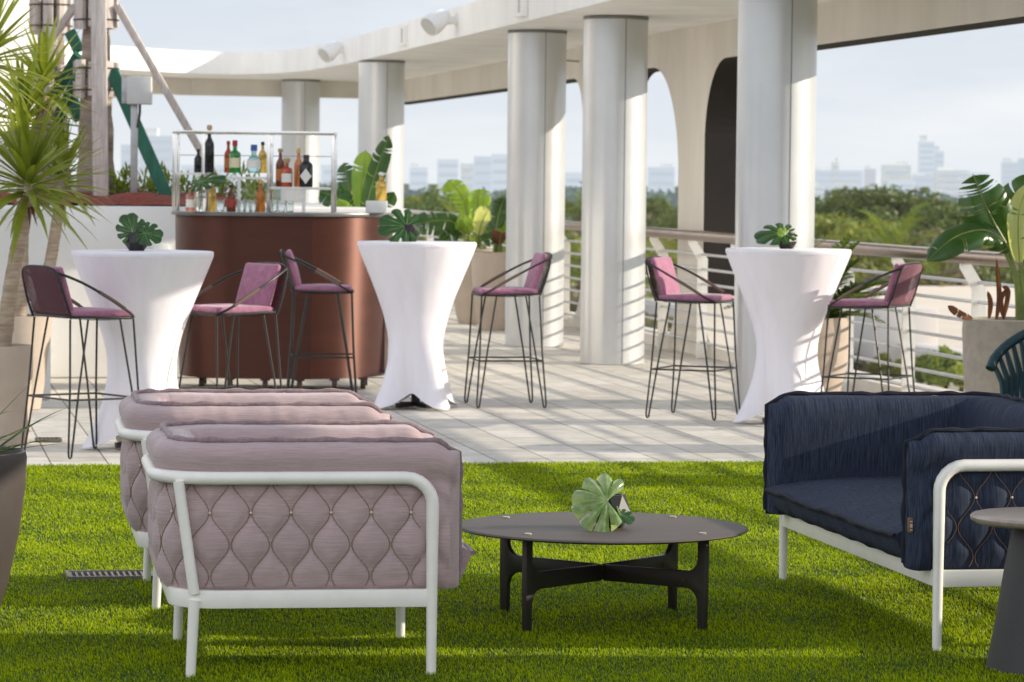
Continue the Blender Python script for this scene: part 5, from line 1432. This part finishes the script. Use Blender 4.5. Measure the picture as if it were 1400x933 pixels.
def plant(kind, px, D, ytop, rs, sxy=1.0):
    top = dp(px, ytop, D); h = top.z - GZ; s = h / HT[kind]
    sx = max(.75, min(1.5, s)) * sxy if kind != 5 else max(.6, min(1.1, s))
    loc = V(top.x, D, GZ); r_ = rs.uniform(0, 6.28); scl = (sx, sx, s)
    if kind not in used:
        used.add(kind); o = protos[kind]; o.location = loc; o.rotation_euler = (0, 0, r_); o.scale = scl; o['group'] = GRPK[KIND[kind]]
    else: dup(protos[kind], loc, r_, None, None, scl)
rs = random.Random(99)
# rows: (D, spacing in m, top line: list of (px, y))
def row(D, step, tops, kinds, jit, x0=-60, x1=1470, ymin=None):
    s_ = F / D; px = x0
    while px < x1:
        y = pl(tops, px) + rs.uniform(-jit, jit)
        k = rs.choices(range(6), kinds)[0]
        dd = D * rs.uniform(.95, 1.05)
        plant(k, px + rs.uniform(-.2, .2) * step * s_, dd, y, rs)
        px += step * s_ * rs.uniform(.8, 1.2)
row(760, 11, [(-60, 262), (500, 262), (700, 264), (1000, 264), (1120, 268), (1400, 268)], (5, 5, 3, 2, 2, 0), 3, 500)
row(520, 9, [(-60, 268), (500, 268), (900, 270), (1120, 272), (1180, 262), (1290, 266), (1400, 274)], (5, 5, 3, 2, 2, 1), 5, 520)
row(390, 8, [(-60, 276), (500, 276), (900, 278), (1400, 282)], (4, 4, 3, 3, 3, 2), 11, 530)
row(300, 7, [(-60, 288), (500, 288), (900, 290), (1400, 294)], (3, 3, 4, 4, 3, 3), 14, 530)
row(235, 6, [(-60, 300), (500, 298), (900, 304), (1400, 306)], (3, 3, 4, 3, 3, 5), 17, 530)
row(190, 5, [(-60, 316), (500, 315), (900, 322), (1400, 326)], (2, 3, 4, 3, 3, 4), 20, 530)
row(163, 4.2, [(-60, 334), (500, 332), (900, 342), (1400, 346)], (2, 3, 4, 3, 4, 3), 20, 540)
row(118, 4.0, [(500, 350), (900, 372), (1010, 372)], (3, 3, 4, 4, 4, 3), 12, 540, 1000)
row(88, 3.6, [(500, 380), (1000, 410)], (3, 3, 4, 4, 4, 2), 12, 560, 985)
plant(1, 1212, 470, 249, rs, 1.5); plant(0, 1185, 480, 256, rs, 1.2); plant(0, 1240, 475, 257, rs, 1.2)
plant(0, 604, 300, 243, rs, .8); plant(2, 590, 310, 252, rs, .8)
# far wood that reads as one mass
rg = np.random.default_rng(5); NF = 26000
D = rg.uniform(900, 1900, NF); px = rg.uniform(380, 1500, NF); X = (px - 700) / F * D
hgt = 6.5 + 2.5 * np.sin(X * .02 + D * .013) + 2 * np.sin(X * .053) + rg.normal(0, 1.0, NF); Z = GZ + hgt * rg.uniform(.6, 1.08, NF)
P = np.stack([X, D, Z], 1); a = rg.normal(0, 1, (NF, 3)); a /= np.linalg.norm(a, axis=1)[:, None]; b_ = np.cross(a, rg.normal(0, 1, (NF, 3))); b_ /= np.linalg.norm(b_, axis=1)[:, None]
s = rg.uniform(1.0, 2.4, NF)[:, None]
v = np.stack([P - a * s, P + b_ * s * .6, P + a * s, P - b_ * s * .6], 1).reshape(-1, 3)
me = bpy.data.meshes.new('far_wood'); me.from_pydata(v.tolist(), [], np.arange(NF * 4).reshape(-1, 4).tolist())
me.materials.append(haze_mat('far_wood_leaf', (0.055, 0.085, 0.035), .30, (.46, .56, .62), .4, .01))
o = bpy.data.objects.new('far_wood', me); COL.objects.link(o); o['kind'] = 'stuff'; o['label'] = 'bluish far wood below the city skyline'; o['category'] = 'wood'

# bushes on the low roof
for k, (px, yb, hh) in enumerate(((1268, 538, 1.0), (1292, 543, 1.2), (1314, 536, 1.0), (1205, 520, .7), (1225, 525, .6))):
    p = gp(px, yb, zr); t2 = thing('roof_bush', ['leafy bush on the cream roof, in the clump seen left of the stone pot', 'small bush on the cream roof beside the plant room'][k > 2], 'bush', V(p.x, p.y, zr + .003), 0, ['clump of roof bushes', 'small roof bushes'][k > 2])
    me = crown_mesh(70 + k, hh * .42, hh * .5, 22, 60, .11); me.materials.append(M['tree_b']); c = bpy.data.objects.new('foliage', me); COL.objects.link(c); c.parent = t2; c.location = (0, 0, hh * .42)
    mb = MB(); mb.tube([(0, 0, 0), (.05, 0, hh * .5)], [.06, .03], 7); mb.build('stem', M['bark'], t2)

# little houses glimpsed through the railing
for k, (px, y, D, c) in enumerate(((762, 398, 64, (.7, .68, .64)), (780, 440, 58, (.48, .16, .07)))):
    pass

# city
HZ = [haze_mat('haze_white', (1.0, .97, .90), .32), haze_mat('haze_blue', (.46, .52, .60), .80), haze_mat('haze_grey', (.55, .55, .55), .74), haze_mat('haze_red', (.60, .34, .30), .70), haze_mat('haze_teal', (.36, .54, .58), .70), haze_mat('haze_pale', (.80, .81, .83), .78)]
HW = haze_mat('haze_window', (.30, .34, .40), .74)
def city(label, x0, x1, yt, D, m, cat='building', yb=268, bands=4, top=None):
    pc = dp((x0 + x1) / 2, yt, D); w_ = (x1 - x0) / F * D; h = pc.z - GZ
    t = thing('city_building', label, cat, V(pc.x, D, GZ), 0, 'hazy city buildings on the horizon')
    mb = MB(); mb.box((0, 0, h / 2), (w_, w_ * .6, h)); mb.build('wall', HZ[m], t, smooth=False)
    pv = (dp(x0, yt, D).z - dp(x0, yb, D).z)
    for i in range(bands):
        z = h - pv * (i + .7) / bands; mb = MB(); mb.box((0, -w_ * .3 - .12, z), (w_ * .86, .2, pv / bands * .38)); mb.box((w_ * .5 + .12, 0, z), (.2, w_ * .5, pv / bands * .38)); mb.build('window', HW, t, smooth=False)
    if top:
        mb = MB(); mb.box((top * w_ * .2, 0, h + pv * .06 + .01), (w_ * .45, w_ * .3, pv * .12)); mb.build('roof_house', HZ[0], t, smooth=False)
C = [('low white block at the left of the right hand skyline', 1108, 1127, 253, 1250, 0, 2), ('grey blue office mass behind the white chimney tower', 1112, 1178, 233, 2300, 1, 4), ('slim white tower near the thick column', 1137, 1146, 222, 1900, 0, 5),
     ('long low white building left of the dome tree', 1136, 1172, 249, 1300, 0, 2), ('reddish tower left of the dome tree', 1182, 1197, 231, 1700, 3, 4), ('white block just left of the tall tower', 1206, 1244, 226, 2000, 0, 3),
     ('tall bluish tower, highest on the right hand skyline', 1256, 1277, 194, 2600, 5, 9), ('shorter half of the tall bluish tower', 1277, 1290, 207, 2650, 1, 7), ('grey block below the tall tower', 1247, 1279, 240, 1650, 2, 3),
     ('broad bright white block with long window bands', 1278, 1323, 233, 1500, 0, 4), ('grey tower beside the strelitzia leaf', 1370, 1393, 222, 1900, 2, 6), ('teal glass tower at the right edge', 1393, 1425, 217, 1900, 4, 6), ('pale slab behind the white block', 1300, 1350, 236, 2400, 5, 4),
     ('white low house between plant leaves and skyline', 1215, 1250, 247, 1400, 5, 2),
     ('white block right of the sunlit column', 560, 585, 229, 1900, 5, 3), ('blue slab left of the middle skyline', 598, 627, 218, 2300, 5, 4), ('narrow white tower in the middle skyline', 630, 648, 224, 2000, 0, 4), ('blue grey wide block left of the twin columns', 648, 672, 214, 2000, 1, 4), ('pale block touching the left twin column', 672, 700, 211, 2100, 5, 4),
     ('bluish block between twin column and pier', 886, 922, 229, 2000, 1, 3), ('tiny pale slab between the twin columns', 772, 798, 236, 2200, 5, 2), ('grey tower left of the bottle rack behind the green prop', 166, 190, 198, 1500, 2, 5), ('wide grey block behind the meter post', 192, 238, 186, 1300, 2, 7), ('pale block behind the bottle rack', 250, 330, 226, 1700, 5, 4), ('pale slab behind the far column', 440, 488, 226, 2000, 5, 3)]
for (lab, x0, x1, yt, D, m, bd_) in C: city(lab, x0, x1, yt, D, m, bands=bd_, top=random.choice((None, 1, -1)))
